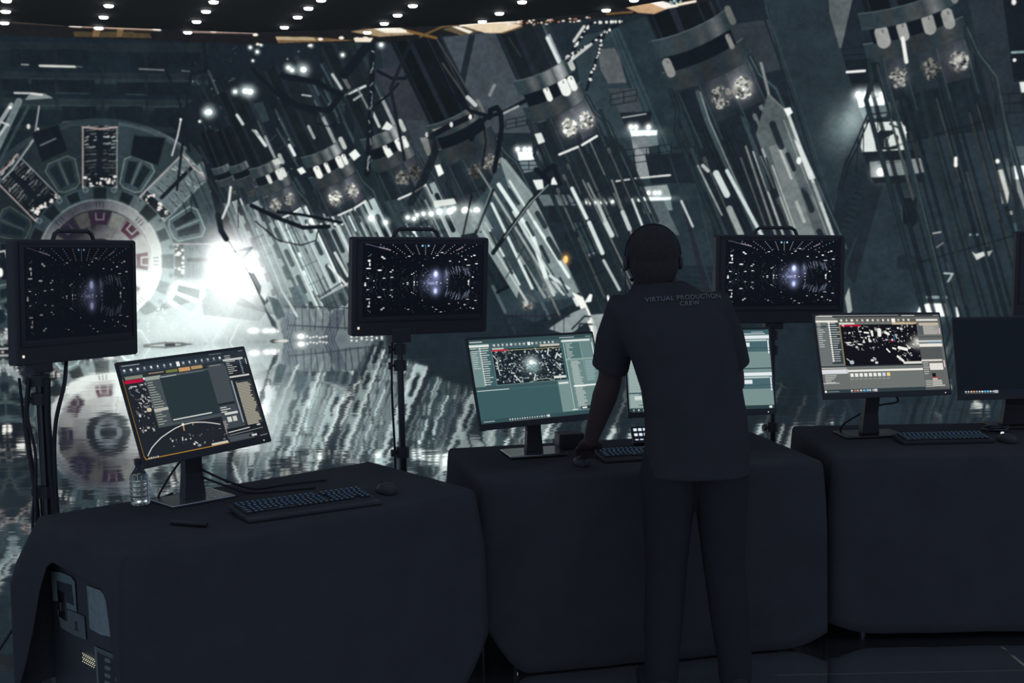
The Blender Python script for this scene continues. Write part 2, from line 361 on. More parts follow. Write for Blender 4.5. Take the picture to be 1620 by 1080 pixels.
        for i in range(nr):
            s = -1.12 + 2.1 * (i + rg.uniform(-.3, .3)) / (nr - 1)
            v = rails * rg.choice((.35, .55, .8, 1.0, .45))
            c.rod(s, t0 - 20 * K, Ln, rg.uniform(3, 6) * K, (18, 26, 34) if not fill else teal(48), .9)
            c.rod(s, t0, Ln, rg.uniform(1.2, 2.6) * K, teal(36 + 40 * v), .9)
            t = t0 + rg.uniform(0, 70)
            while t < Ln - 20:
                l = rg.uniform(40, 170) * max(K, .7)
                if rg.random() < .25 + .6 * rails:
                    vv = min(248, (58 + 190 * v) * rg.uniform(.7, 1.1))
                    c.rod(s + rg.uniform(-.03, .03), t, min(t + l, Ln), rg.uniform(1.2, 3.6) * K, (vv * .90, vv, vv * 1.0), .92)
                    if rg.random() < .5 and rails > .3: c.rod(s, t, t + 5, 5 * K, (vv * .92, vv, vv), .9)
                t += l + rg.uniform(8, 60)
            for _ in range(int(2 * rails)):
                tt = rg.uniform(t0, Ln); c.rod(s, tt, tt + 7, 4.5 * K, (18, 27, 34), .9)
        for _ in range(int(4 * rails + 2)):
            tt = rg.uniform(t0 + 10, Ln); c.quad(tt, tt + 3 * K, -1.1, 1.0, (18, 26, 34), .6)
        if plate:
            for (s0, s1, v, sd) in plate:
                c.quad(t0 + 14 * K, Ln, s0, s1, (v * .85, v * .95, v * .95))
                c.rod(s1, t0 + 14 * K, Ln, 3.0 * K, (min(255, v * 1.35), min(255, v * 1.42), min(255, v * 1.4)))
                c.rod(s0, t0 + 14 * K, Ln, 1.8 * K, (min(255, v * 1.15), min(255, v * 1.2), min(255, v * 1.2)))
                t = t0 + 26 * K + sd
                while t < Ln - 30 * K:
                    l = rg.uniform(34, 58) * K
                    m0 = s0 + (s1 - s0) * .28; m1 = s0 + (s1 - s0) * .72
                    cv.line([c.P(t + 5, (m0 + m1) / 2), c.P(t + l - 5, (m0 + m1) / 2)], (m1 - m0) * w / 2, (22, 34, 42))
                    t += l + rg.uniform(12, 22) * K
        # housing
        c.quad(72 * K, 128 * K, -.92, .92, (24, 33, 42), 1, None, bow * .6)
        c.quad(72 * K, 128 * K, -.5, .2, teal(44), .8, (30, 42, 50)); c.quad(72 * K, 126 * K, .3, .88, (86 * body, 84 * body, 96 * body), .7, (40, 50, 58))
        for s in (-.9, -.38, .32, .9): c.rod(s, 74 * K, 150 * K, 4 * K, (28, 40, 48)); c.rod(s + .03, 74 * K, 150 * K, 1.4 * K, teal(76), .7)
        for s, b in flowers: c.flower(100 * K, s, 13.5 * K, min(250, 240 * b))
        if edge:
            c.rod(-.55, 130 * K + bow * .4, 130 * K + bow * .5, 3 * K, (215, 220, 218), 1, .1); c.rod(.25, 130 * K + bow * .5, 130 * K, 3 * K, (225, 230, 228), 1, .8)
        # collars
        c.metal(40 * K, 68 * K, 1.04, 52, 100, ((.0, .4, 74 * body), (.68, .3, 118 * body), (-.6, .3, 58)), bow)
        c.quad(20 * K, 42 * K, -.84, .84, (13, 18, 26), 1, None, bow * .9)
        if posts:
            for s, ww in (posts if isinstance(posts, tuple) else ((-.12, 8), (.52, 13), (.78, 9))):
                c.rod(s, 26 * K + bow * .7, 42 * K + bow * .5, ww * K, (228 * body, 232 * body, 226 * body)); c.rod(s + .03, 24 * K + bow * .7, 32 * K, 2 * K, (90, 90, 96))
        c.metal(-4 * K, 21 * K, .98, 58, 96, ((.15, .28, 130 * body), (.55, .24, 190 * body), (-.4, .22, 96 * body)), bow)
        c.rod(.97, -2 * K, 16 * K, 8 * K, (176 * body, 184 * body, 178 * body))
        # flanges
        for sg in (-1, 1):
            pts = [c.P(66 * K, sg * 1.02), c.P(92 * K, sg * 1.05), c.P(118 * K, sg * 1.28), c.P(Ln, sg * 1.32)]
            cv.line(pts, 7 * K, (26, 38, 46)); cv.line(pts, 2 * K, teal(84 if sg > 0 else 50), .8)
        if low:
            tl = Ln
            c.quad(tl - 70 * K, tl, -1.3, 1.15, (38, 54, 62)); c.flower(tl - 34 * K, -.45, 12 * K, 180); c.flower(tl - 40 * K, .5, 15 * K, 235)
            for s in (-1.3, -.02, 1.05): c.rod(s, tl - 84 * K, tl + 4, 5 * K, (205, 212, 208) if s > 0 else teal(90))
            c.rod(-1.25, tl - 72 * K, tl - 76 * K, 5 * K, (14, 20, 28), 1, .9)
        return c
    # the farther ones, small and lit by the glow
    for (o, sl, w, K, Ln, rl, sd) in (((350, 262), .40, 34, .45, 245, .9, 3), ((378, 258), .42, 38, .5, 262, 1.0, 4)):
        column(o, sl, w, K, Ln, rl, ((-.3, .5, 150, 3),), .7, 60, ((.0, .35),), False, sd, False, 6, 138)
    P([(430, 470), (620, 470), (640, 560), (430, 560)], (70, 84, 90))
    column((418, 258), .46, 56, .68, 262, 1.3, ((-1.25, -.65, 160, 0), (.5, 1.1, 178, 9)), .9, 130, ((-.4, .7), (.45, .8)), True, 11, True, 11, 168)
    column((508, 236), .47, 72, .80, 294, 1.3, ((-1.28, -.8, 150, 6), (.72, 1.25, 190, 14)), 1.0, 150, ((-.35, 1.0), (.45, .95)), ((-.55, 12), (-.1, 7), (.5, 11), (.75, 8)), 12, True, 12, 150)
    column((602, 208), .47, 72, .82, 272, 1.0, ((.8, 1.3, 165, 6),), 1.0, 160, ((.0, .6), (.62, .4)), True, 13, True, 11, 84)
    column((716, 182), .48, 92, .95, 352, .22, None, .55, 170, ((-.1, .4), (.5, .6)), False, 14, False, 8, 0, low=True)
    column((856, 112), .44, 98, 1.0, 430, .42, None, 1.0, 160, ((.1, 1.1), (.68, 1.1)), ((-.1, 9), (.48, 15), (.76, 10)), 15, True, 10)
    column((1092, 42), .43, 134, 1.22, 420, .32, None, .55, 240, ((.0, .72), (.55, 1.1)), ((-.85, 11), (.72, 6)), 16, False, 10)
    column((1432, 4), .28, 158, 1.12, 560, .07, None, .62, 220, ((-.52, .72), (.15, .5), (.72, .8)), ((-.62, 17), (-.2, 13), (.34, 15), (.74, 14)), 17, False, 13)
    # bright twin frames of the fourth column
    P([(742, 330), (770, 300), (796, 250), (842, 305), (905, 440), (915, 470), (840, 480)], (58, 78, 84), .8)
    P([(790, 250), (800, 252), (842, 306), (902, 432), (916, 462), (900, 470), (880, 440), (838, 372), (806, 300)], (120, 136, 136), .95)
    P([(750, 335), (768, 356), (822, 452), (818, 472), (792, 430), (742, 350)], (128, 144, 144), .95)
    for p0, p1, w, v in (((757, 268), (838, 398), 3, 120), ((838, 398), (886, 500), 3, 110), ((744, 332), (834, 478), 3.4, 190), ((768, 352), (822, 450), 2.6, 225), ((778, 322), (842, 456), 4, 226), ((780, 302), (878, 462), 3, 170),
                         ((789, 292), (842, 372), 6, 235), ((842, 372), (864, 440), 7, 238), ((864, 442), (876, 466), 5, 190), ((806, 286), (846, 352), 3.4, 215), ((846, 352), (900, 438), 4.6, 238), ((794, 250), (840, 308), 2, 150),
                         ((840, 308), (902, 434), 2.4, 150), ((812, 336), (852, 402), 5, 205), ((852, 402), (888, 462), 3, 190), ((800, 346), (836, 410), 2.2, 96), ((820, 402), (862, 470), 4, 150), ((870, 436), (900, 456), 4, 220), ((874, 446), (892, 466), 3, 190)):
        L([p0, p1], w, (v * .93, v, v * .985), .95)
    for p0, p1, w in (((806, 300), (820, 322), 6), ((850, 337), (862, 358), 8), ((868, 378), (886, 408), 9), ((833, 352), (844, 372), 5), ((856, 390), (868, 414), 6), ((776, 368), (786, 388), 5), ((798, 408), (810, 432), 5), ((752, 352), (760, 366), 5),
                      ((800, 320), (826, 366), 3), ((830, 420), (850, 458), 4), ((886, 440), (898, 462), 4), ((792, 336), (816, 378), 3)):
        L([p0, p1], w, (30, 46, 54), .95)
    # pale slotted side plate of the sixth column
    P([(1196, 212), (1214, 150), (1226, 162), (1246, 178), (1318, 374), (1254, 374)], (80, 92, 94)); P([(1216, 232), (1240, 226), (1290, 374), (1262, 374)], (122, 132, 130), .6)
    for p0, p1, w, v in (((1216, 150), (1246, 178), 3, 110), ((1246, 178), (1318, 374), 4.4, 196), ((1240, 190), (1310, 374), 2, 130), ((1206, 236), (1258, 374), 3, 160), ((1222, 262), (1262, 374), 2.2, 175), ((1192, 240), (1240, 374), 3, 165), ((1180, 232), (1228, 374), 3, 120), ((1172, 250), (1212, 360), 2, 90), ((1260, 320), (1272, 350), 5, 170), ((1232, 232), (1252, 282), 4, 176)):
        L([p0, p1], w, (v * .95, v, v * .98), .95)
    for p0, p1, w in (((1222, 196), (1236, 232), 10), ((1272, 300), (1284, 332), 9), ((1246, 244), (1256, 268), 7), ((1296, 366), (1300, 374), 9), ((1212, 250), (1232, 310), 3)):
        L([p0, p1], w, (24, 34, 42), .95)
    P([(1240, 172), (1250, 170), (1254, 178), (1246, 184)], (230, 234, 230)); P([(1256, 220), (1268, 232), (1290, 282), (1280, 284)], (205, 212, 210), .9); D((1264, 254), 4, 6, (220, 226, 224)); P([(1262, 292), (1296, 288), (1304, 320), (1296, 320)], (70, 84, 90), .5)
    for pts, w, v in (([(1104, 146), (1118, 190), (1160, 285), (1200, 374)], 7, 78), ([(1108, 146), (1122, 190), (1164, 285), (1204, 374)], 2, 130), ([(1094, 236), (1120, 300), (1150, 374)], 5, 62), ([(1176, 188), (1196, 240), (1216, 300)], 6, 66),
                      ([(1395, 92), (1402, 130), (1432, 228), (1500, 500)], 7, 50), ([(1398, 92), (1405, 130), (1435, 228), (1503, 500)], 1.6, 74), ([(1450, 96), (1462, 170), (1500, 330), (1530, 480)], 6, 46), ([(1527, 44), (1545, 84), (1574, 122), (1600, 260), (1618, 400)], 7, 42), ([(1530, 44), (1548, 84), (1577, 122), (1603, 260)], 1.8, 76),
                      ([(905, 240), (940, 330), (990, 450)], 5, 44), ([(950, 175), (965, 215), (1000, 260), (1040, 350)], 6, 40)):
        L(pts, w, teal(v), .92)
    # brighter details lifted out of the columns
    for x0, y0, x1, y1, w, v in ((1204, 100, 1216, 148, 4, 120), (1112, 262, 1120, 270, 5, 180), (1104, 262, 1142, 340, 2.4, 150),
                                 (1133, 274, 1150, 308, 9, 205), (1154, 330, 1172, 370, 9, 150), (1150, 270, 1205, 372, 5, 205),
                                 (905, 298, 928, 345, 5, 225), (932, 352, 953, 400, 6, 215), (955, 412, 980, 458, 4, 180), (930, 290, 950, 330, 3, 120),
                                 (922, 285, 1000, 448, 2.4, 110), (968, 285, 1000, 372, 2.6, 120), (1000, 315, 1022, 372, 3, 210), (1078, 318, 1096, 358, 3, 190),
                                 (958, 352, 968, 372, 7, 200), (945, 320, 958, 350, 5, 180), (985, 335, 996, 362, 6, 190)):
        L([(x0, y0), (x1, y1)], w, (v * .93, v, v * .99))
    P([(905, 462), (918, 486), (934, 520), (944, 560), (950, 575), (952, 540), (938, 505), (922, 470)], (232, 236, 226))
    P([(868, 520), (905, 495), (926, 486), (934, 505), (900, 530)], (130, 142, 144)); L([(905, 520), (925, 500), (958, 502)], 3, (26, 36, 44)); L([(912, 530), (918, 512), (955, 514)], 3, (26, 36, 44))
    P([(935, 498), (960, 496), (960, 545), (942, 545)], (160, 170, 170), .7)
    # railings by the column feet
    for x in range(742, 900, 15): L([(x, 492), (x, 532)], 1.6, (28, 38, 48))
    L([(740, 500), (900, 500)], 4, (38, 40, 58), .8); L([(740, 512), (840, 514)], 3, (32, 42, 52)); L([(770, 532), (900, 528)], 2, (40, 54, 62))
    P([(440, 488), (560, 488), (600, 545), (440, 545)], (112, 124, 128), .75); P([(610, 500), (740, 480), (870, 515), (870, 560), (610, 560)], (26, 38, 47), .85)
    for x in range(456, 604, 11): L([(x, 486), (x + (x % 5 - 2), 522)], 1.5, (42, 52, 64))
    L([(450, 484), (600, 488)], 2.2, (36, 44, 58)); L([(455, 514), (600, 522)], 2, (44, 54, 66))
    for o in (0, 6, 12, 18, 24):
        L([(452 + o * .7, 494 + o * .2), (436 + o * .8, 548)], 2.6, (52, 58, 84), .7); L([(530 + o * .6, 490), (505 + o * .8, 548)], 2.6, (44, 50, 74), .7)
    L([(505, 474), (555, 446)], 3.4, (150, 158, 160)); L([(505, 470), (552, 440)], 2.4, (26, 36, 44)); L([(520, 420), (566, 470)], 3, (210, 214, 210)); L([(530, 400), (550, 436)], 4, (190, 198, 196))

    # ---- the great glow and its fog
    P([(222, 500), (330, 470), (440, 500), (452, 552), (210, 552)], (150, 164, 164), .8)
    G((372, 430), 34, 42, (255, 255, 255), 1.9, 0, .9)
    G((352, 400), 26, 26, (255, 255, 255), .7)
    G((366, 452), 56, 62, (235, 245, 240), .66)
    G((300, 480), 110, 62, (205, 222, 216), .40); G((255, 470), 60, 60, (205, 222, 216), .22)
    G((290, 525), 110, 30, (215, 228, 222), .38)
    G((250, 430), 45, 60, (200, 215, 210), .30)
    G((450, 420), 80, 70, (180, 205, 205), .16)
    P([(326, 455), (372, 462), (420, 495), (410, 508), (322, 498), (318, 470)], (150, 160, 160), .45)
    L([(378, 512), (362, 545)], 1.4, (245, 248, 245), .8)
    L([(362, 382), (390, 425), (404, 452), (424, 495), (436, 520)], 2.2, (60, 80, 86), .8)
    P([(392, 430), (402, 432), (426, 476), (418, 484)], (44, 62, 70), .8); P([(414, 446), (424, 460), (420, 476), (412, 466)], (226, 236, 232)); P([(424, 468), (440, 474), (452, 500), (438, 506)], (64, 84, 90), .8)
    P([(416, 484), (436, 508), (440, 522), (430, 516)], (36, 50, 60), .8); L([(370, 398), (398, 392), (384, 408)], 5, (120, 138, 142), .6)
    P([(456, 455), (476, 450), (490, 478), (470, 486)], (84, 104, 110), .8); L([(430, 420), (446, 460), (470, 500)], 3, (190, 204, 202)); P([(505, 474), (552, 450), (560, 476), (520, 492)], (50, 66, 74), .85)
    for x in (398, 404, 421, 432): D((x, 523), 2.6, 2.4, (255, 255, 255)); G((x, 523), 6, 4, (255, 255, 255), .8)
    for x in range(400, 446, 8): D((x, 524), 1.6, 1.5, (250, 250, 248))
    for x in list(range(486, 520, 5)) + list(range(556, 608, 8)): D((x, 532 + x % 3), 1.7, 1.4, (240, 240, 235))
    D((476, 532), 5, 3.6, (255, 255, 250)); G((476, 532), 9, 6, (230, 235, 230), .7)
    P([(418, 545), (432, 536), (450, 540), (478, 543), (474, 548), (430, 549)], (62, 66, 66)); L([(430, 541), (452, 538), (470, 545)], 2.4, (215, 216, 206))
    L([(228, 546), (262, 542), (288, 543), (330, 549)], 3, (110, 112, 108), .9); L([(262, 545), (276, 544)], 3, (70, 74, 74))

    # ---- lamps up among the columns
    for x, y, r in ((331, 177, 4.6), (327, 178, 3), (372, 145, 2.8), (388, 144, 4.4), (396, 145, 4.6), (603, 71, 2.8), (480, 110, 4.8), (456, 107, 3), (462, 111, 3), (542, 87, 2.2), (407, 82, 2), (408, 68, 1.8), (396, 75, 1.8), (413, 71, 1.4), (400, 96, 1.3), (451, 156, 1.6), (492, 72, 1.8), (316, 192, 1.2)):
        D((x, y), r, r * .9, (250, 252, 250)); G((x, y), r * 1.8, r * 1.8, (205, 225, 225), .65)
    for x0, y0, x1, y1, w, v in ((526, 118, 540, 140, 4, 170), (543, 122, 552, 138, 6, 90), (375, 182, 384, 196, 4, 200), (404, 208, 420, 230, 4.5, 210), (409, 214, 400, 206, 3, 150),
                                 (552, 148, 578, 136, 3, 210), (520, 166, 560, 142, 2.4, 90), (566, 140, 584, 175, 3, 120), (560, 158, 572, 150, 3, 160), (586, 170, 600, 200, 4, 180),
                                 (478, 150, 492, 152, 2, 170), (441, 154, 454, 158, 2.4, 200), (488, 200, 497, 218, 4, 150), (458, 230, 466, 245, 4.5, 225), (700, 100, 755, 180, 2.2, 70), (690, 60, 770, 190, 2, 66),
                                 (740, 154, 752, 166, 6, 190), (778, 60, 800, 110, 2.5, 70), (775, 150, 782, 135, 5, 120), (866, 60, 884, 98, 5, 215), (805, 60, 824, 90, 2, 50)):
        L([(x0, y0), (x1, y1)], w, (v * .95, v, v))
    for q, v in (([(552, 244), (562, 236), (570, 246), (560, 254)], 235), ([(604, 204), (612, 192), (622, 200), (616, 206)], 225), ([(608, 240), (616, 234), (622, 244), (614, 250)], 235), ([(688, 262), (696, 260), (702, 274), (694, 279)], 240),
                 ([(470, 268), (478, 264), (484, 272), (476, 276)], 235), ([(430, 254), (440, 250), (446, 258), (436, 262)], 200), ([(685, 318), (718, 314), (722, 322), (688, 328)], 215), ([(673, 212), (684, 205), (700, 200), (690, 210)], 130),
                 ([(846, 212), (856, 210), (862, 224), (852, 228)], 220), ([(664, 218), (684, 216), (684, 246), (676, 246)], 120)):
        P(q, (v * .97, v, v * .97))
    for x, y, r in ((695, 335, 4.5), (712, 334, 5), (718, 330, 3.4), (736, 333, 6), (754, 333, 5.4), (682, 338, 4), (645, 344, 3), (655, 346, 3), (660, 340, 2.6), (587, 345, 4.2), (610, 352, 3.4), (670, 338, 3), (492, 350, 2.8), (498, 358, 3)):
        D((x, y), r, r, (248, 252, 248)); G((x, y), r * 1.9, r * 1.9, (215, 230, 225), .6)
    P([(712, 338), (764, 334), (780, 362), (728, 372)], (138, 152, 152), .75)
    for i in range(6): D((486 + i * 11, 356 - i * .4), 2.2, 2.2, (235, 240, 236))

    # ---- hoses and trusses hanging in front
    K_ = (13, 19, 27)
    L([(597, 112), (620, 124), (640, 124), (655, 112)], 5, K_)
    L([(590, 168), (615, 150), (630, 132)], 4, K_)
    L([(690, 112), (715, 150), (745, 176), (775, 184), (800, 176), (830, 160), (850, 150)], 6, K_); L([(795, 180), (820, 168)], 3, (170, 178, 178), .7)
    L([(774, 186), (776, 174), (786, 170), (792, 178), (794, 200), (789, 232), (782, 270)], 8, K_)
    L([(770, 184), (752, 205), (746, 220)], 8, K_); L([(764, 190), (769, 225), (763, 262)], 3, K_)
    L([(680, 216), (710, 200), (745, 184)], 9, (14, 18, 26)); D((676, 213), 3, 4, (200, 204, 204)); D((714, 197), 2.4, 4, (215, 216, 214)); D((744, 185), 2.4, 4, (225, 228, 226))
    L([(682, 212), (688, 240), (672, 280), (650, 320)], 12, (20, 28, 36), .9)
    L([(650, 66), (618, 140), (630, 200), (640, 252)], 5, (20, 26, 34))
    L([(589, 60), (588, 150), (581, 275)], 9, (15, 21, 29))
    for _ in range(26): y = R.uniform(70, 270); L([(590 - (y - 70) * .04 + R.uniform(-2, 3), y), (590 - (y - 70) * .04 + R.uniform(-2, 3), y + R.uniform(2, 12))], 1.2, teal(R.uniform(60, 190)), .8)
    L([(446, 120), (500, 130), (540, 150), (520, 175), (470, 168), (440, 145)], 9, (15, 21, 29)); L([(400, 110), (450, 160), (500, 180)], 6, (16, 22, 30))
    L([(498, 180), (500, 195), (520, 200), (532, 196)], 2, K_); L([(590, 60), (560, 100), (545, 118)], 14, (15, 20, 28))
    L([(398, 325), (440, 345), (480, 360), (520, 358)], 7, K_); L([(404, 350), (440, 380), (476, 388), (500, 380), (503, 364)], 2.4, (20, 28, 36)); L([(440, 335), (480, 340), (540, 352)], 5, K_)
    L([(262, 110), (285, 165), (292, 200), (280, 300)], 4, (20, 28, 36)); L([(303, 112), (290, 200), (300, 240)], 4, (19, 27, 35)); L([(322, 60), (325, 110), (305, 118)], 5, (18, 26, 34))
    L([(302, 310), (303, 335)], 1.6, (26, 34, 42)); L([(376, 300), (377, 360)], 1.6, (26, 36, 44)); L([(345, 340), (350, 365), (358, 378)], 9, (24, 36, 44)); L([(365, 296), (362, 320), (352, 345)], 3, (200, 208, 205))
    L([(870, 288), (840, 318), (800, 372), (780, 400)], 7, (17, 24, 32)); L([(868, 292), (838, 322), (798, 376)], 1.6, (140, 154, 154), .8); L([(800, 440), (830, 390)], 2, (50, 62, 70))
    L([(780, 300), (752, 370)], 5, (24, 34, 42)); L([(778, 298), (754, 362)], 1.4, (120, 134, 136)); L([(746, 310), (732, 374)], 3, K_)
    L([(848, 268), (872, 290), (858, 275), (876, 262), (885, 290)], 8, (15, 21, 29)); P([(843, 285), (858, 284), (860, 298), (850, 300)], (220, 228, 224)); P([(873, 284), (876, 280), (882, 292), (872, 292)], (225, 232, 228))
    for a_, b_ in (((898, 96), (932, 38)), ((902, 92), (982, 34)), ((928, 142), (960, 40)), ((935, 36), (985, 34))):
        L([a_, b_], 5, (16, 22, 30))
        for _ in range(16):
            t = R.random(); x = a_[0] + (b_[0] - a_[0]) * t; y = a_[1] + (b_[1] - a_[1]) * t
            D((x + R.uniform(-2, 2), y), R.uniform(.8, 2.4), R.uniform(.8, 2.6), (225, 228, 224), .9)
    L([(905, 94), (935, 70)], 4, (205, 208, 202), .8); L([(908, 65), (924, 42)], 4, (215, 215, 208), .8)
    D((895, 410), 3.2, 6, (235, 190, 110)); G((895, 410), 6, 8, (230, 170, 90), .5)
    P([(1538, 398), (1543, 402), (1556, 398), (1558, 404), (1545, 411)], (196, 202, 196)); P([(1562, 398), (1570, 396), (1564, 406)], (150, 158, 156)); D((1535, 371), 2, 2, (120, 150, 150)); D((1546, 371), 2, 2, (110, 140, 140))
    P([(1475, 368), (1488, 366), (1490, 385), (1482, 390)], (40, 50, 60)); L([(1476, 369), (1488, 367)], 2, (150, 156, 154)); L([(1482, 391), (1492, 384)], 1.6, (120, 130, 132)); L([(1494, 432), (1507, 433), (1500, 445)], 2.4, (150, 166, 166)); L([(1428, 60), (1434, 98)], 5, (225, 225, 220))
    L([(1512, 250), (1512, 262)], 4, (240, 238, 226)); D((1512, 260), 2.6, 4, (240, 238, 228)); P([(1343, 455), (1348, 490), (1342, 500), (1337, 470)], (150, 160, 156))

    # ---- warm gallery under the ceiling edge
    P([(-60, 26), (0, 34), (110, 41), (250, 47), (400, 53), (560, 46), (700, 41), (800, 34), (930, 22), (1000, 10), (1080, -6), (1160, -30), (1180, -10), (1090, 8), (1000, 24), (930, 30), (800, 46), (700, 58), (620, 66), (400, 70), (250, 64), (110, 60), (0, 55), (-60, 50)], (26, 24, 24))
    P([(116, 50), (236, 50), (240, 60), (118, 58)], (78, 66, 44), .9); P([(148, 46), (160, 47), (156, 58), (146, 58)], (120, 98, 66)); P([(186, 45), (196, 46), (192, 58), (184, 58)], (110, 90, 60)); P([(210, 47), (240, 48), (238, 53), (212, 52)], (34, 30, 26))
    L([(0, 34), (100, 40)], 2, (70, 60, 50)); L([(110, 41), (250, 47)], 2.6, (176, 150, 130)); L([(112, 41), (128, 42)], 2.6, (240, 230, 220)); L([(150, 43), (162, 45)], 3.4, (250, 246, 240)); L([(243, 46), (253, 47)], 3, (240, 230, 220)); L([(290, 50), (400, 52)], 2.4, (150, 130, 120)); L([(335, 50), (340, 50)], 4, (200, 180, 165))
    P([(436, 58), (500, 59), (560, 64), (440, 68)], (112, 88, 58)); P([(436, 58), (496, 59), (500, 64), (438, 63)], (168, 150, 120))
    for x, y, r in ((507, 62, 4), (404, 55, 4), (540, 60, 4), (565, 62, 5), (578, 61, 5), (490, 72, 3), (408, 70, 3)): D((x, y), r, r * .55, (246, 236, 222))
    P([(555, 50), (590, 45), (632, 44), (660, 54), (600, 58)], (150, 130, 100)); P([(590, 45), (632, 44), (655, 52), (610, 52)], (236, 226, 208)); L([(600, 45), (625, 46)], 3, (255, 250, 240)); L([(645, 49), (690, 60)], 4, (116, 86, 44)); L([(665, 58), (700, 42), (730, 38)], 3, (100, 80, 50))
    P([(560, 60), (590, 60), (586, 66), (562, 66)], (226, 214, 194)); P([(700, 46), (726, 40), (760, 50), (730, 56)], (90, 78, 58)); P([(715, 42), (724, 42), (748, 50), (742, 53)], (236, 226, 210))
    P([(728, 40), (760, 36), (808, 36), (826, 40), (796, 52), (768, 52)], (222, 202, 172)); L([(728, 41), (760, 36), (822, 35)], 2, (250, 240, 226)); L([(796, 52), (826, 42)], 2.4, (110, 84, 50))
    for _ in range(46): x = R.uniform(790, 935); y = 38 - (x - 800) * .055 + R.uniform(-4, 4); D((x, y), R.uniform(.8, 2.6), R.uniform(.7, 1.4), R.choice(((240, 226, 210), (190, 140, 110), (230, 224, 215))), .9)
    P([(990, 12), (1030, 4), (1060, 12), (1035, 22), (1010, 20)], (196, 160, 122), .9); P([(1028, 4), (1048, 2), (1074, 10), (1052, 14)], (240, 232, 220)); L([(1070, 8), (1100, 2)], 3, (240, 226, 205)); L([(960, 22), (1000, 19)], 3, (110, 84, 52)); cv.specks(R, (1070, 3), 14, 4, 14, 2, (180, 225, 225))
    return cv

def finish_wall(cv):
    """fine grain of the diodes; the picture runs on, mirrored, past what the photo shows"""
    b = cv.b
    x0 = int((wall_sz(-10, 300)[0] - WALL_S0) * TEX_D); x1 = int((wall_sz(1640, 300)[0] - WALL_S0) * TEX_D)
    n = min(x0, b.shape[1] - x0); b[:, x0 - n:x0] = b[:, x0:x0 + n][:, ::-1]
    n = b.shape[1] - x1; b[:, x1:] = b[:, x1 - n:x1][:, ::-1]
    for _ in range(2):                              # the diodes blur a little into one another
        b[1:-1] = b[1:-1] * .6 + (b[:-2] + b[2:]) * .2
        b[:, 1:-1] = b[:, 1:-1] * .6 + (b[:, :-2] + b[:, 2:]) * .2
    rs = np.random.RandomState(3); h, w = b.shape[:2]
    g = np.ones((h, w))
    for cell, amp in ((46, .13), (17, .12), (6, .14)):
        gh, gw = h // cell + 3, w // cell + 3; n = rs.uniform(-1, 1, (gh, gw))
        y = np.arange(h) / cell; x = np.arange(w) / cell; yi = y.astype(int); xi = x.astype(int)
        fy = (y - yi)[:, None]; fx = (x - xi)[None]; fy = fy * fy * (3 - 2 * fy); fx = fx * fx * (3 - 2 * fx)
        g += amp * ((n[yi][:, xi] * (1 - fx) + n[yi][:, xi + 1] * fx) * (1 - fy) + (n[yi + 1][:, xi] * (1 - fx) + n[yi + 1][:, xi + 1] * fx) * fy)
    lum = np.clip(b.mean(2), 0, 1)
    b *= (1 + (g - 1) * (1 - lum))[..., None]
    b *= 1 + rs.uniform(-.08, .08, (h, w))[..., None]
    l = b.mean(2, keepdims=True)
    keep = np.where(b[..., :1] > b[..., 2:] * 1.25, 1.0, .88)     # the hall is nearly colourless; warm and crimson parts keep their hue
    b = l + (b - l) * keep
    b *= np.clip(.86 + l * 1.6, .86, 1.12)
    b += lin((8, 12, 15))
    np.maximum(b, 0, out=b)
    return b
# ------------------------------------------------------------------ pictures on the monitors, in fractions of the screen (v down)
def screen_canvas(base, w=640, h=380):
    return Canvas(w, h, lambda u, v: (u * w, (1 - v) * h), base, 1.0)

def text_rows(cv, rng, u, v0, v1, step, wmin, wmax, col, hh=1.7, ind=.0):
    v = v0
    while v < v1:
        du = rng.uniform(0, ind)
        cv.line([(u + du, v), (u + du + rng.uniform(wmin, wmax), v)], hh, col, .95)
        v += step

def starfield(cv, rng, x0, y0, x1, y1, n, big=1.0, col=(232, 234, 230)):
    for _ in range(n):
        u = rng.uniform(x0, x1); v = rng.uniform(y0, y1)
        r = rng.uniform(.001, .006) * big
        k = rng.uniform(.35, 1)
        if rng.random() < .6: cv.dot((u, v), r * rng.uniform(.8, 1.6), r * rng.uniform(1, 2.2), tuple(c * k for c in col))
        else: cv.line([(u, v), (u + rng.uniform(-.004, .014) * big, v + rng.uniform(.0, .02) * big)], rng.uniform(1, 3) * big, tuple(c * k for c in col))

def icon_row(cv, rng, u0, u1, v, n, r, col=(222, 228, 228)):
    for i in range(n):
        u = u0 + (u1 - u0) * i / (n - 1)
        k = rng.uniform(.72, 1); cv.dot((u, v), r * rng.uniform(.6, 1.0), r * 1.3, tuple(c * k for c in col))
        cv.line([(u - r, v + .022), (u + r, v + .022)], 1.3, tuple(c * .6 for c in col))

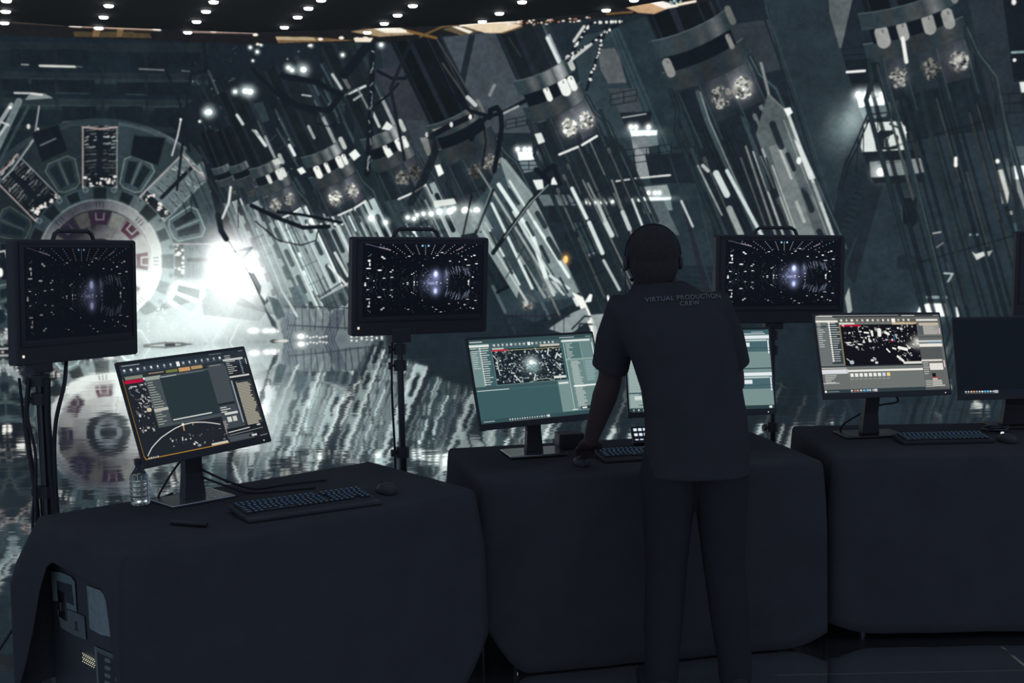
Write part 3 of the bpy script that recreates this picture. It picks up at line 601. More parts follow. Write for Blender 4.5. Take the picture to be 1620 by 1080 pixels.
def ui_curve():
    """editor with a long arc drawn across its dark view"""
    R = random.Random(5); cv = screen_canvas((30, 34, 40))
    cv.rect(0, 0, 1, .03, (34, 44, 52)); cv.line([(.02, .018), (.15, .018)], 3, (150, 158, 156)); cv.line([(.70, .018), (.80, .018)], 2, (120, 130, 130)); cv.line([(.95, .018), (.985, .018)], 2, (140, 146, 146))
    cv.rect(0, .035, .80, .11, (44, 56, 66)); icon_row(cv, R, .03, .78, .065, 16, .010); cv.rect(.425, .045, .45, .095, (232, 234, 230))
    cv.rect(.0, .115, .80, .15, (40, 48, 52)); cv.rect(.43, .115, .52, .155, (196, 150, 96)); cv.rect(.53, .115, .62, .15, (170, 140, 100)); cv.rect(.33, .12, .42, .15, (110, 116, 70)); cv.line([(.2, .13), (.31, .13)], 4, (150, 130, 104))
    cv.rect(.02, .13, .15, .165, (126, 132, 118)); cv.rect(.01, .17, .145, .205, (176, 14, 58)); cv.dot((.155, .175), .008, .014, (225, 225, 230))
    starfield(cv, R, .02, .22, .17, .72, 70, 1.5); cv.dot((.13, .50), .018, .022, (200, 190, 165)); cv.line([(.05, .24), (.075, .24)], 3, (215, 216, 214))
    cv.rect(.16, .16, .70, .70, (68, 78, 82)); cv.rect(.16, .16, .28, .2, (150, 158, 152)); text_rows(cv, R, .17, .225, .69, .026, .035, .085, (176, 178, 164), 2.6)
    cv.rect(.165, .50, .285, .53, (176, 178, 168)); cv.rect(.27, .18, .665, .665, (38, 52, 57)); cv.line([(.28, .185), (.40, .182)], 2.4, (206, 210, 206)); cv.line([(.40, .182), (.62, .18)], 1.4, (150, 156, 154), .7)
    cv.line([(.285, .645), (.59, .64)], 4, (222, 226, 220)); cv.rect(.66, .13, .81, .56, (66, 74, 79)); cv.line([(.68, .14), (.77, .14)], 3, (140, 146, 140)); cv.rect(.66, .56, .81, .585, (26, 32, 40))
    cv.rect(.66, .585, .835, .95, (62, 70, 76)); text_rows(cv, R, .67, .61, .68, .024, .03, .08, (222, 224, 222), 3); cv.rect(.69, .67, .80, .695, (205, 208, 204)); cv.rect(.70, .72, .735, .775, (206, 208, 204)); cv.rect(.745, .72, .78, .775, (196, 198, 194))
    text_rows(cv, R, .66, .76, .9, .018, .02, .035, (205, 190, 186), 2.2)
    cv.rect(.80, .03, 1, .16, (40, 48, 54)); text_rows(cv, R, .82, .055, .27, .022, .02, .08, (196, 198, 196), 2.4); cv.rect(.80, .09, .97, .11, (196, 200, 196)); text_rows(cv, R, .935, .12, .27, .021, .008, .014, (180, 200, 230), 2.4)
    cv.line([(.99, .11), (.99, .17)], 3, (220, 222, 230)); cv.rect(.815, .285, .985, .303, (206, 208, 202)); cv.rect(.80, .32, .83, .82, (50, 60, 68)); text_rows(cv, R, .818, .34, .80, .0115, .008, .009, (200, 214, 226), 2)
    cv.rect(.85, .35, .985, .84, (52, 54, 54)); text_rows(cv, R, .855, .36, .84, .0165, .09, .122, (206, 200, 180), 2.8); cv.rect(.86, .345, .98, .37, (44, 52, 58))
    cv.rect(.67, .845, 1, .94, (26, 30, 36)); cv.line([(.68, .885), (.86, .872)], 3.4, (206, 206, 200)); cv.line([(.68, .915), (.97, .9)], 2, (150, 152, 150)); cv.line([(.93, .86), (.955, .86)], 5, (210, 212, 208))
    cv.rect(.67, .93, .88, .99, (70, 78, 82)); cv.rect(.84, .95, .93, .975, (20, 26, 32)); cv.rect(.86, .952, .905, .972, (206, 208, 206)); cv.line([(.93, .985), (.99, .98)], 2, (150, 152, 150))
    starfield(cv, R, .2, .80, .66, .95, 26, 1.1); cv.rect(.52, .965, .655, .985, (206, 202, 190))
    pts = [(.03, .955), (.05, .92), (.07, .888), (.10, .855), (.16, .80), (.22, .765), (.28, .733), (.345, .712), (.41, .708), (.46, .714), (.52, .73), (.58, .755), (.63, .78)]
    for i in range(0, len(pts) - 1): cv.line([pts[i], pts[i + 1]], 2.8, (240, 238, 232))
    cv.dot((.345, .71), .010, .014, (240, 238, 230)); cv.line([(.345, .725), (.342, .77)], 5, (200, 160, 110)); cv.line([(.315, .84), (.31, .87)], 4, (230, 230, 228)); cv.dot((.425, .955), .016, .014, (130, 140, 150)); cv.line([(.40, .91), (.415, .93)], 4, (225, 225, 224)); cv.line([(.42, .705), (.42, .735)], 3, (200, 160, 110))
    for y in (.83, .86, .89): cv.line([(.38, y + .02), (.64, y)], 1.5, (58, 44, 48), .6)
    cv.line([(.0, .15), (.0, .95), (.01, .988), (.5, .992), (.66, .99)], 2.6, (190, 140, 50)); icon_row(cv, R, .035, .10, .982, 5, .006)
    return cv

def ui_viewport():
    R = random.Random(9); cv = screen_canvas((62, 96, 100))
    cv.rect(0, 0, 1, .05, (52, 76, 80)); cv.line([(.01, .03), (.1, .03)], 4, (206, 214, 210)); cv.line([(.72, .03), (.84, .03)], 3, (190, 200, 198)); cv.line([(.94, .03), (.98, .03)], 2, (190, 200, 198))
    cv.rect(0, .055, .15, .58, (112, 138, 138)); cv.rect(0, .065, .15, .09, (226, 230, 224)); cv.rect(0, .11, .06, .14, (58, 88, 92)); text_rows(cv, R, .01, .11, .36, .026, .03, .055, (206, 214, 208), 2.3)
    cv.rect(.075, .10, .17, .58, (62, 94, 98)); text_rows(cv, R, .085, .11, .56, .027, .03, .06, (220, 226, 220), 3, .006)
    for i in range(17): cv.dot((.078 + .0, .11 + i * .027), .006, .01, (230, 235, 230))
    cv.rect(.15, .05, .72, .12, (66, 92, 96)); icon_row(cv, R, .19, .66, .078, 15, .011); cv.rect(.455, .06, .475, .10, (236, 240, 236)); cv.rect(.17, .115, .26, .14, (196, 204, 196)); cv.rect(.55, .10, .71, .125, (196, 190, 176))
    cv.rect(.165, .13, .72, .555, (24, 34, 42)); starfield(cv, R, .175, .14, .71, .54, 330, 1.35, (206, 222, 222))
    cv.glow((.46, .32), 30, 26, (210, 228, 226), .8); cv.glow((.46, .36), 40, 40, (130, 160, 160), .35); cv.dot((.46, .31), .018, .024, (245, 250, 246)); cv.poly([(.44, .34), (.49, .34), (.52, .42), (.43, .42)], (110, 138, 138), .6)
    for a, b, w_ in (((.60, .23), (.615, .16), 6), ((.66, .28), (.68, .22), 7), ((.69, .24), (.705, .27), 8), ((.66, .33), (.69, .40), 4), ((.46, .53), (.475, .46), 5), ((.32, .48), (.35, .54), 5), ((.17, .2), (.2, .27), 3), ((.19, .30), (.20, .44), 3)): cv.line([a, b], w_, (206, 218, 212))
    cv.rect(.165, .135, .29, .153, (196, 52, 66)); cv.line([(.29, .148), (.72, .148)], 1.6, (206, 196, 130)); cv.rect(.62, .50, .72, .53, (210, 218, 212)); cv.line([(.42, .552), (.5, .525), (.56, .522), (.62, .545)], 2, (190, 206, 196))
    cv.line([(.165, .15), (.165, .56), (.72, .555)], 1.8, (120, 146, 144)); cv.rect(0, .565, .64, .6, (58, 84, 88)); cv.line([(.01, .612), (.25, .612)], 3, (206, 214, 208)); cv.rect(0, .625, .64, .955, (58, 90, 94))
    cv.rect(.645, .56, .74, .95, (116, 142, 140)); cv.rect(.65, .585, .73, .605, (226, 232, 226)); cv.rect(.74, .05, 1, .95, (104, 132, 130)); cv.rect(.73, .065, .97, .085, (228, 232, 228)); cv.rect(.74, .1, .88, .32, (80, 112, 112)); cv.rect(.74, .30, .98, .32, (140, 164, 160))
    cv.line([(.745, .1), (.745, .93)], 2.4, (206, 216, 210)); cv.line([(.88, .1), (.895, .6)], 2, (150, 172, 168)); text_rows(cv, R, .76, .11, .30, .017, .02, .06, (196, 208, 204), 2.2); text_rows(cv, R, .775, .335, .90, .0125, .05, .085, (200, 210, 206), 2.0, .01); text_rows(cv, R, .9, .34, .60, .02, .05, .08, (170, 192, 200), 2.4)
    cv.rect(.77, .635, .97, .655, (236, 240, 236)); cv.line([(.985, .11), (.985, .30)], 4, (226, 234, 234)); cv.rect(.80, .9, .90, .94, (34, 50, 58)); cv.rect(.81, .91, .85, .93, (220, 226, 222)); cv.line([(.73, .935), (.77, .935)], 4, (220, 226, 222))
    cv.rect(0, .955, 1, 1, (50, 76, 82)); icon_row(cv, R, .22, .53, .975, 17, .007); cv.line([(.02, .978), (.1, .978)], 3, (170, 190, 190)); cv.rect(.515, .962, .535, .99, (200, 212, 210))
    return cv

def ui_lists():
    R = random.Random(12); cv = screen_canvas((118, 142, 140))
    cv.rect(0, 0, 1, .06, (60, 92, 98)); cv.line([(.88, .03), (.96, .03)], 2, (206, 214, 214)); cv.line([(.74, .05), (.97, .05)], 4, (186, 200, 204))
    for o in (0, .47):
        cv.rect(.12, .075 + o, 1, .115 + o, (226, 234, 238)); cv.rect(.12, .13 + o, .98, .142 + o, (206, 218, 222)); cv.rect(.12, .15 + o, 1, .28 + o, (70, 100, 106)); cv.rect(.55, .165 + o, .86, .215 + o, (224, 232, 236)); cv.line([(.99, .14 + o), (.99, .30 + o)], 5, (228, 234, 244)); cv.line([(.12, .235 + o), (1, .235 + o)], 2, (44, 66, 74)); cv.line([(.12, .27 + o), (1, .27 + o)], 3, (70, 96, 100))
    cv.rect(.12, .485, 1, .50, (50, 74, 82)); cv.rect(.62, .725, .74, .742, (224, 232, 236))
    cv.rect(0, .03, .12, .955, (112, 138, 136)); text_rows(cv, R, .01, .10, .95, .019, .04, .11, (206, 216, 212), 2.4); cv.rect(0, .76, .12, .775, (60, 88, 92)); cv.rect(.04, .80, .12, .85, (206, 216, 214))
    cv.rect(0, .955, 1, 1, (40, 60, 66)); icon_row(cv, R, .03, .4, .975, 12, .008); cv.dot((.975, .978), .012, .016, (210, 224, 226))
    return cv

def ui_grey():
    R = random.Random(15); cv = screen_canvas((108, 113, 110))
    cv.rect(0, 0, 1, .035, (60, 64, 66)); cv.line([(.01, .018), (.13, .018)], 5, (206, 206, 196)); cv.line([(.0, .045), (.15, .045)], 3, (170, 172, 168)); cv.line([(.69, .012), (.79, .012)], 4, (196, 196, 190)); cv.line([(.95, .012), (.99, .012)], 2, (190, 190, 186)); cv.rect(.03, .0, .66, .01, (130, 134, 134))
    cv.rect(0, .068, .17, .095, (230, 228, 214)); cv.rect(0, .10, .09, .63, (104, 112, 112)); cv.rect(0, .135, .08, .16, (62, 74, 78)); text_rows(cv, R, .01, .11, .42, .027, .02, .05, (214, 216, 208), 2.6)
    cv.rect(.09, .10, .175, .63, (50, 62, 68)); text_rows(cv, R, .115, .105, .60, .0285, .03, .06, (214, 216, 210), 2.6)
    for i in range(18): cv.dot((.10, .105 + i * .0285), .009, .012, (234, 234, 228))
    cv.rect(.17, .045, .80, .10, (92, 92, 86)); icon_row(cv, R, .2, .74, .07, 14, .012, (236, 236, 228)); cv.rect(.60, .05, .63, .10, (245, 243, 230)); cv.rect(.18, .10, .30, .125, (210, 208, 196)); cv.rect(.60, .10, .80, .125, (196, 160, 110)); cv.rect(.66, .105, .70, .12, (236, 226, 206))
    cv.rect(.185, .125, .80, .66, (14, 12, 18)); cv.rect(.60, .108, .78, .13, (190, 176, 150)); cv.rect(.19, .128, .35, .15, (176, 8, 46))
    starfield(cv, R, .20, .13, .79, .46, 150, 1.5); starfield(cv, R, .60, .46, .79, .62, 16, 2); starfield(cv, R, .19, .52, .45, .63, 6, 2)
    for a, b, w_ in (((.43, .215), (.43, .27), 10), ((.49, .20), (.487, .265), 19), ((.54, .235), (.56, .255), 13), ((.37, .23), (.40, .235), 8), ((.63, .435), (.69, .46), 15), ((.53, .45), (.55, .49), 7), ((.58, .44), (.60, .45), 8), ((.61, .55), (.65, .61), 11), ((.40, .31), (.40, .35), 7), ((.22, .36), (.25, .36), 6), ((.31, .38), (.33, .385), 6)): cv.line([a, b], w_, (236, 236, 226))
    cv.glow((.79, .37), 26, 26, (206, 204, 196), .9); cv.glow((.735, .40), 26, 12, (150, 150, 144), .5); cv.rect(.80, .30, .83, .47, (108, 113, 110)); cv.poly([(.58, .31), (.60, .35), (.57, .355)], (196, 20, 40)); cv.line([(.60, .27), (.605, .35)], 3, (60, 130, 190)); cv.dot((.24, .615), .018, .025, (170, 186, 196)); cv.dot((.585, .33), .008, .012, (230, 230, 226))
    cv.rect(.65, .62, .80, .65, (222, 220, 210)); cv.line([(.185, .125), (.185, .665), (.80, .66)], 2.6, (150, 120, 50)); cv.rect(.0, .655, .80, .67, (40, 52, 58))
    cv.rect(0, .69, .19, .955, (104, 108, 106)); cv.rect(0, .70, .20, .755, (216, 218, 222)); cv.line([(0, .682), (.19, .685)], 3, (214, 210, 196)); text_rows(cv, R, .02, .775, .87, .022, .04, .09, (206, 208, 204), 3); cv.line([(.0, .875), (.12, .875)], 3, (206, 208, 204))
    cv.rect(.20, .71, .80, .735, (232, 230, 222)); cv.line([(.19, .70), (.2, .95)], 1.5, (70, 74, 74))
    for i in range(9): cv.rect(.215 + i * .036, .755, .24 + i * .036, .80, ((232, 232, 226), (196, 206, 230), (240, 206, 130))[0 if i < 7 else i - 6]); cv.line([(.212 + i * .036, .83), (.235 + i * .036, .83)], 2, (176, 178, 174))
    cv.rect(.80, .03, 1, .96, (98, 102, 100)); cv.rect(.80, .06, .98, .085, (222, 220, 210)); cv.rect(.82, .12, .985, .27, (150, 148, 142)); text_rows(cv, R, .83, .13, .27, .014, .10, .14, (196, 192, 184), 1.8); cv.rect(.82, .11, .98, .14, (196, 180, 158)); cv.rect(.81, .15, .85, .27, (84, 88, 94)); cv.line([(.985, .19), (.985, .26)], 5, (226, 190, 206))
    cv.line([(.80, .30), (1, .30)], 3, (54, 62, 66)); cv.rect(.80, .345, .99, .37, (200, 206, 206)); cv.rect(.87, .365, .99, .385, (110, 140, 160)); cv.rect(.80, .39, .99, .43, (232, 230, 218)); cv.rect(.80, .44, .98, .60, (82, 86, 86)); cv.rect(.80, .60, .97, .622, (222, 218, 206)); text_rows(cv, R, .81, .645, .80, .028, .03, .05, (206, 206, 202), 3)
    cv.rect(.86, .65, .97, .74, (226, 224, 214)); cv.line([(.985, .62), (.985, .70)], 6, (230, 190, 206)); cv.rect(.87, .78, .90, .83, (16, 14, 20)); cv.rect(.87, .835, .93, .845, (190, 30, 30)); cv.rect(.87, .85, .91, .865, (220, 216, 206)); text_rows(cv, R, .81, .88, .96, .024, .05, .07, (206, 204, 198), 3); text_rows(cv, R, .87, .88, .96, .022, .06, .10, (226, 222, 212), 4)
    cv.rect(0, .955, .80, 1, (46, 58, 64)); cv.rect(.80, .965, 1, 1, (80, 84, 84)); icon_row(cv, R, .21, .40, .975, 9, .009); cv.dot((.01, .978), .009, .014, (240, 240, 236)); cv.line([(.03, .98), (.11, .98)], 3, (130, 140, 144)); cv.rect(.385, .96, .41, .992, (190, 196, 204))
    for u, c in ((.24, (200, 90, 50)), (.31, (90, 170, 210)), (.335, (90, 190, 230))): cv.dot((u, .975), .009, .013, c)
    return cv

def ui_dark():
    R = random.Random(18); cv = screen_canvas((13, 18, 25))
    cv.rect(0, .945, 1, 1, (18, 23, 32)); icon_row(cv, R, .05, .27, .965, 12, .009); 
    for u, c in ((.11, (210, 140, 80)), (.19, (80, 170, 200)), (.21, (90, 180, 220))): cv.dot((u, .965), .009, .013, c)
    cv.rect(.258, .95, .285, .985, (170, 176, 184)); return cv

def ui_feed(gain, seed):
    """picture of the reactor hall and its mirror image in the floor"""
    R = random.Random(seed); cv = screen_canvas((9, 12, 18))
    def g(c): return tuple(x * gain for x in c)
    rows = [(.18, .14), (.27, .24), (.36, .33), (.44, .42), (.51, .505), (.58, .59), (.655, .675), (.73, .755), (.81, .83), (.90, .88)]
    for i, (x0, _) in enumerate(rows):
        xt = x0 + (x0 - .51) * .12
        xb = x0 - (x0 - .51) * .28 + 0
        for k in range(6):
            t = k / 5; x = xt + (xb - xt) * t; y = .025 + .12 * t - .02 * abs(x0 - .51)
            cv.dot((x, y), .0036, .004, g((200, 206, 214)))
    for u, v in ((.485, .03), (.535, .03)): cv.dot((u, v), .008, .012, g((160, 196, 226))); cv.glow((u, v), 5, 5, g((100, 160, 200)), .6)
    cv.line([(.02, .01), (.06, .02), (.12, .05)], 2, g((120, 110, 140))); cv.line([(.13, .05), (.22, .09)], 6, g((150, 140, 160)), .8)
    cv.line([(.78, .09), (.83, .05)], 4, g((150, 120, 140)))
    def both(f):
        f(1)
        f(-1)
    mid = .555
    def put(u, dv, rx, ry, c, a=1):
        rx *= .86; ry *= .86; cv.dot((u, mid - dv), rx, ry, g(c), a); cv.dot((u, mid + dv * .95), rx * .9, ry * .9, g(tuple(x * .8 for x in c)), a)
    for u, dv, rx, ry in ((.05, .32, .014, .02), (.055, .27, .007, .03), (.045, .215, .024, .011), (.135, .19, .022, .012), (.155, .37, .012, .014), (.17, .35, .012, .012), (.24, .19, .009, .008), (.225, .165, .012, .008), (.02, -.01, .010, .022), (.04, .08, .014, .008), (.09, .045, .006, .008), (.17, .08, .014, .008),
                          (.235, .09, .014, .008), (.33, .0, .006, .006), (.365, .012, .011, .008), (.40, .13, .008, .008), (.415, .145, .007, .007), (.42, .02, .006, .02), (.445, .02, .006, .006), (.49, .25, .006, .008), (.58, .355, .008, .006), (.61, .39, .014, .006), (.65, .43, .014, .007), (.375, .38, .014, .006),
                          (.61, .015, .010, .008), (.645, .0, .008, .009), (.855, .33, .013, .012), (.93, .39, .013, .012), (.905, .375, .008, .008), (.95, .27, .016, .009), (.88, .25, .022, .006), (.82, .38, .006, .006), (.80, .30, .007, .007), (.92, .08, .01, .01), (.885, .02, .009, .022), (.70, .05, .007, .007), (.70, .0, .006, .006), (.72, .31, .012, .007)):
        put(u, dv, rx, ry, (228, 228, 234))
    for _ in range(120):
        u = R.uniform(.02, .98); dv = R.uniform(-.0, .45); put(u, dv, R.uniform(.001, .004), R.uniform(.002, .006), R.choice(((150, 160, 190), (90, 100, 130), (170, 140, 170), (210, 214, 226))), R.uniform(.3, .9))
    for _ in range(46):
        u = R.uniform(.68, .90); dv = .23 - abs(u - .80) * .25 + R.uniform(-.06, .02); v = R.uniform(60, 190)
        for sg in (1, -1): cv.line([(u, mid - sg * dv), (u + .012 * 1, mid - sg * (dv - R.uniform(.02, .09)))], 1.6, g((v * .78, v * .85, v * 1.0)), .85)
    for _ in range(40):
        u = R.uniform(.02, .5); dv = R.uniform(.05, .22); v = R.uniform(34, 76)
        for sg in (1, -1): cv.line([(u, mid - sg * dv), (u - .016, mid - sg * (dv - .07))], 1.8, g((v * .7, v * .9, v)), .6)
    for _ in range(60):
        a = R.uniform(2.2, 4.1); r = R.uniform(.05, .13); u = .60 + r * math.cos(a); dv = -.02 + r * 1.6 * math.sin(a)
        v = R.uniform(60, 170); cv.dot((u, mid + dv), .006, .007, g((v * .75, v * .8, v)), .7)
    for u, dv, rx, ry, k in ((.60, .13, 9, 13, 2.2), (.60, -.11, 8, 12, 1.5), (.57, 0, 22, 8, .35), (.60, .1, 26, 30, .30), (.60, -.1, 24, 28, .22), (.69, .1, 14, 34, .12), (.58, 0, 60, 44, .08)):
        cv.glow((u, mid - dv), rx, ry, (165, 176, 226), k * 1.7 * gain ** 2)
    cv.dot((.60, mid - .13), .013, .02, g((240, 240, 255))); cv.dot((.60, mid + .11), .012, .018, g((215, 215, 245)))
    return cv
# ------------------------------------------------------------------ camera, world, exposure
scene = bpy.context.scene
scene.view_settings.view_transform = 'Standard'
scene.view_settings.look = 'None'
scene.view_settings.exposure = 0.0
scene.view_settings.gamma = 1.0
scene.view_settings.use_curve_mapping = False
scene.cycles.use_denoising = True
scene.cycles.max_bounces = 8
scene.cycles.sample_clamp_indirect = 6.0

cam_data = bpy.data.cameras.new('camera')
cam_data.sensor_fit = 'HORIZONTAL'; cam_data.sensor_width = 36.0
cam_data.lens = FOC * 36.0 / 1620.0
cam_data.clip_start = 0.05; cam_data.clip_end = 200
cam = bpy.data.objects.new('camera', cam_data)
scene.collection.objects.link(cam)
m = Matrix.Identity(4)
for i in range(3):
    m[i][0] = RGT[i]; m[i][1] = UPV[i]; m[i][2] = -FWD[i]; m[i][3] = CAM[i]
cam.matrix_world = m
scene.camera = cam

world = bpy.data.worlds.new('dim_studio_air'); scene.world = world
world.use_nodes = True
_bg = world.node_tree.nodes['Background']
_bg.inputs[0].default_value = (0.57, 0.70, 1.0, 1)
_bg.inputs[1].default_value = 0.225

# ------------------------------------------------------------------ helpers
COL = scene.collection
def V(*a): return Vector(a)
def mat(name, col, rough=.5, metal=0.0, noise=0.0, nscale=40.0, emit=None, es=1.0, bump=0.0, bscale=200.0, trans=0.0, ior=1.45, spec=.5, alpha=1.0):
    m_ = bpy.data.materials.new(name); m_.use_nodes = True
    nt = m_.node_tree; b = nt.nodes['Principled BSDF']
    b.inputs['Roughness'].default_value = rough; b.inputs['Metallic'].default_value = metal
    b.inputs['IOR'].default_value = ior; b.inputs['Transmission Weight'].default_value = trans
    b.inputs['Specular IOR Level'].default_value = spec
    c = tuple(col) + (1,)
    b.inputs['Base Color'].default_value = c
    if noise or bump:
        tc = nt.nodes.new('ShaderNodeTexCoord')
    if noise:
        n = nt.nodes.new('ShaderNodeTexNoise'); n.inputs['Scale'].default_value = nscale; n.inputs['Detail'].default_value = 4
        r = nt.nodes.new('ShaderNodeMapRange'); r.inputs['To Min'].default_value = 1 - noise; r.inputs['To Max'].default_value = 1 + noise
        x = nt.nodes.new('ShaderNodeVectorMath'); x.operation = 'SCALE'; x.inputs[0].default_value = col
        nt.links.new(tc.outputs['Object'], n.inputs['Vector']); nt.links.new(n.outputs['Fac'], r.inputs['Value'])
        nt.links.new(r.outputs[0], x.inputs['Scale']); nt.links.new(x.outputs[0], b.inputs['Base Color'])
    if bump:
        n = nt.nodes.new('ShaderNodeTexNoise'); n.inputs['Scale'].default_value = bscale
        u = nt.nodes.new('ShaderNodeBump'); u.inputs['Strength'].default_value = bump; u.inputs['Distance'].default_value = .002
        nt.links.new(tc.outputs['Object'], n.inputs['Vector']); nt.links.new(n.outputs['Fac'], u.inputs['Height']); nt.links.new(u.outputs[0], b.inputs['Normal'])
    if emit is not None:
        b.inputs['Emission Color'].default_value = tuple(emit) + (1,); b.inputs['Emission Strength'].default_value = es
    return m_

def picture_mat(name, b, gloss=.25, base=(.012, .014, .017), strength=1.0):
    """a lit display: the painted picture is what the screen gives off"""
    h, w = b.shape[:2]
    im = bpy.data.images.new(name, w, h, alpha=False, float_buffer=True)
    px = np.ones((h, w, 4), np.float32); px[..., :3] = b
    im.pixels.foreach_set(px.ravel()); im.update(); im.pack()
    m_ = bpy.data.materials.new(name); m_.use_nodes = True
    nt = m_.node_tree; p = nt.nodes['Principled BSDF']
    p.inputs['Base Color'].default_value = tuple(base) + (1,); p.inputs['Roughness'].default_value = gloss
    p.inputs['Specular IOR Level'].default_value = .12
    t = nt.nodes.new('ShaderNodeTexImage'); t.image = im; t.interpolation = 'Linear'; t.extension = 'EXTEND'
    uv = nt.nodes.new('ShaderNodeUVMap'); uv.uv_map = 'UVMap'
    nt.links.new(uv.outputs[0], t.inputs[0]); nt.links.new(t.outputs[0], p.inputs['Emission Color'])
    p.inputs['Emission Strength'].default_value = strength
    return m_

M = {
    'plastic': mat('black_plastic', (.075, .075, .08), .45, noise=.15, nscale=60),
    'bezel': mat('satin_bezel', (.06, .06, .065), .35, noise=.1, nscale=80),
    'cloth': mat('black_cloth', (.088, .088, .092), .95, noise=.18, nscale=7, bump=.5, bscale=260, spec=.1),
    'shirt': mat('black_jersey', (.075, .075, .078), .95, noise=.12, nscale=12, bump=.3, bscale=350, spec=.1),
    'trouser': mat('black_twill', (.054, .054, .058), .95, noise=.1, nscale=30, spec=.1),
    'skin': mat('skin', (.115, .078, .072), .6, noise=.12, nscale=25, spec=.3),
    'hair': mat('dark_hair', (.062, .058, .056), .8, noise=.35, nscale=90, bump=.8, bscale=240, spec=.2),
    'shoe': mat('black_rubber', (.05, .05, .052), .7, noise=.1),
    'metal': mat('dark_steel', (.13, .135, .14), .35, 1.0, noise=.1),
    'steel': mat('brushed_steel', (.5, .52, .54), .3, 1.0, noise=.08, nscale=120),
    'satin': mat('satin_grey_base', (.72, .76, .76), .22, 1.0, noise=.06),
    'chrome': mat('chrome', (.6, .62, .63), .15, 1.0, noise=.05),
    'rubber': mat('cable_rubber', (.05, .05, .055), .6, noise=.1),
    'led_warm': mat('warm_indicator', (.5, .45, .4), .4, emit=(1, .82, .68), es=.9),
    'led_white': mat('white_indicator', (.6, .6, .6), .4, emit=(1, 1, 1), es=.8),
    'lamp': mat('ceiling_lamp_glow', (.8, .8, .8), .4, emit=(1, .97, .94), es=7),
    'keyglow': mat('blue_key_legend', (.1, .2, .3), .4, emit=(.035, .16, .36), es=.30),
    'keyglow2': mat('teal_key_legend', (.1, .2, .3), .4, emit=(.10, .22, .28), es=.22),
    'padglow': mat('lit_pad_key', (.3, .3, .3), .4, emit=(.72, .84, 1), es=1.0),
    'case': mat('road_case_laminate', (.055, .058, .062), .55, noise=.2, nscale=20, bump=.3, bscale=120),
    'paper': mat('weathered_paper', (.23, .30, .28), .8, noise=.25, nscale=30),
    'paper2': mat('grey_paper_label', (.17, .20, .19), .85, noise=.2, nscale=25),
    'inkbk': mat('black_print', (.05, .055, .06), .7, noise=.1),
    'pouch': mat('clear_film_pouch', (.22, .31, .29), .18, noise=.3, nscale=35, bump=1.0, bscale=45, spec=.8),
    'ledgrid': mat('lit_vent_hole', (.6, .6, .4), .4, emit=(1, .98, .72), es=.8),
    'print': mat('grey_shirt_print', (.30, .31, .32), .8, noise=.1),
    'water': mat('clear_bottle_plastic', (.94, .99, .98), .04, trans=1.0, ior=1.33, noise=.02),
    'cap': mat('bottle_cap', (.08, .09, .1), .4, noise=.1),
    'ceil': mat('ceiling_panel', (.024, .031, .037), .8, noise=.15, nscale=1.5),
    'white_eye': mat('eye_white', (.6, .6, .6), .2, noise=.02),
}

def link_mesh(name, verts, faces, material, parent=None, smooth=False, loc=(0, 0, 0)):
    me = bpy.data.meshes.new(name)
    me.from_pydata([tuple(v) for v in verts], [], faces); me.update()
    if smooth:
        for p in me.polygons: p.use_smooth = True
    o = bpy.data.objects.new(name, me); COL.objects.link(o); o.location = loc
    if material is not None: me.materials.append(material)
    if parent is not None: o.parent = parent
    return o

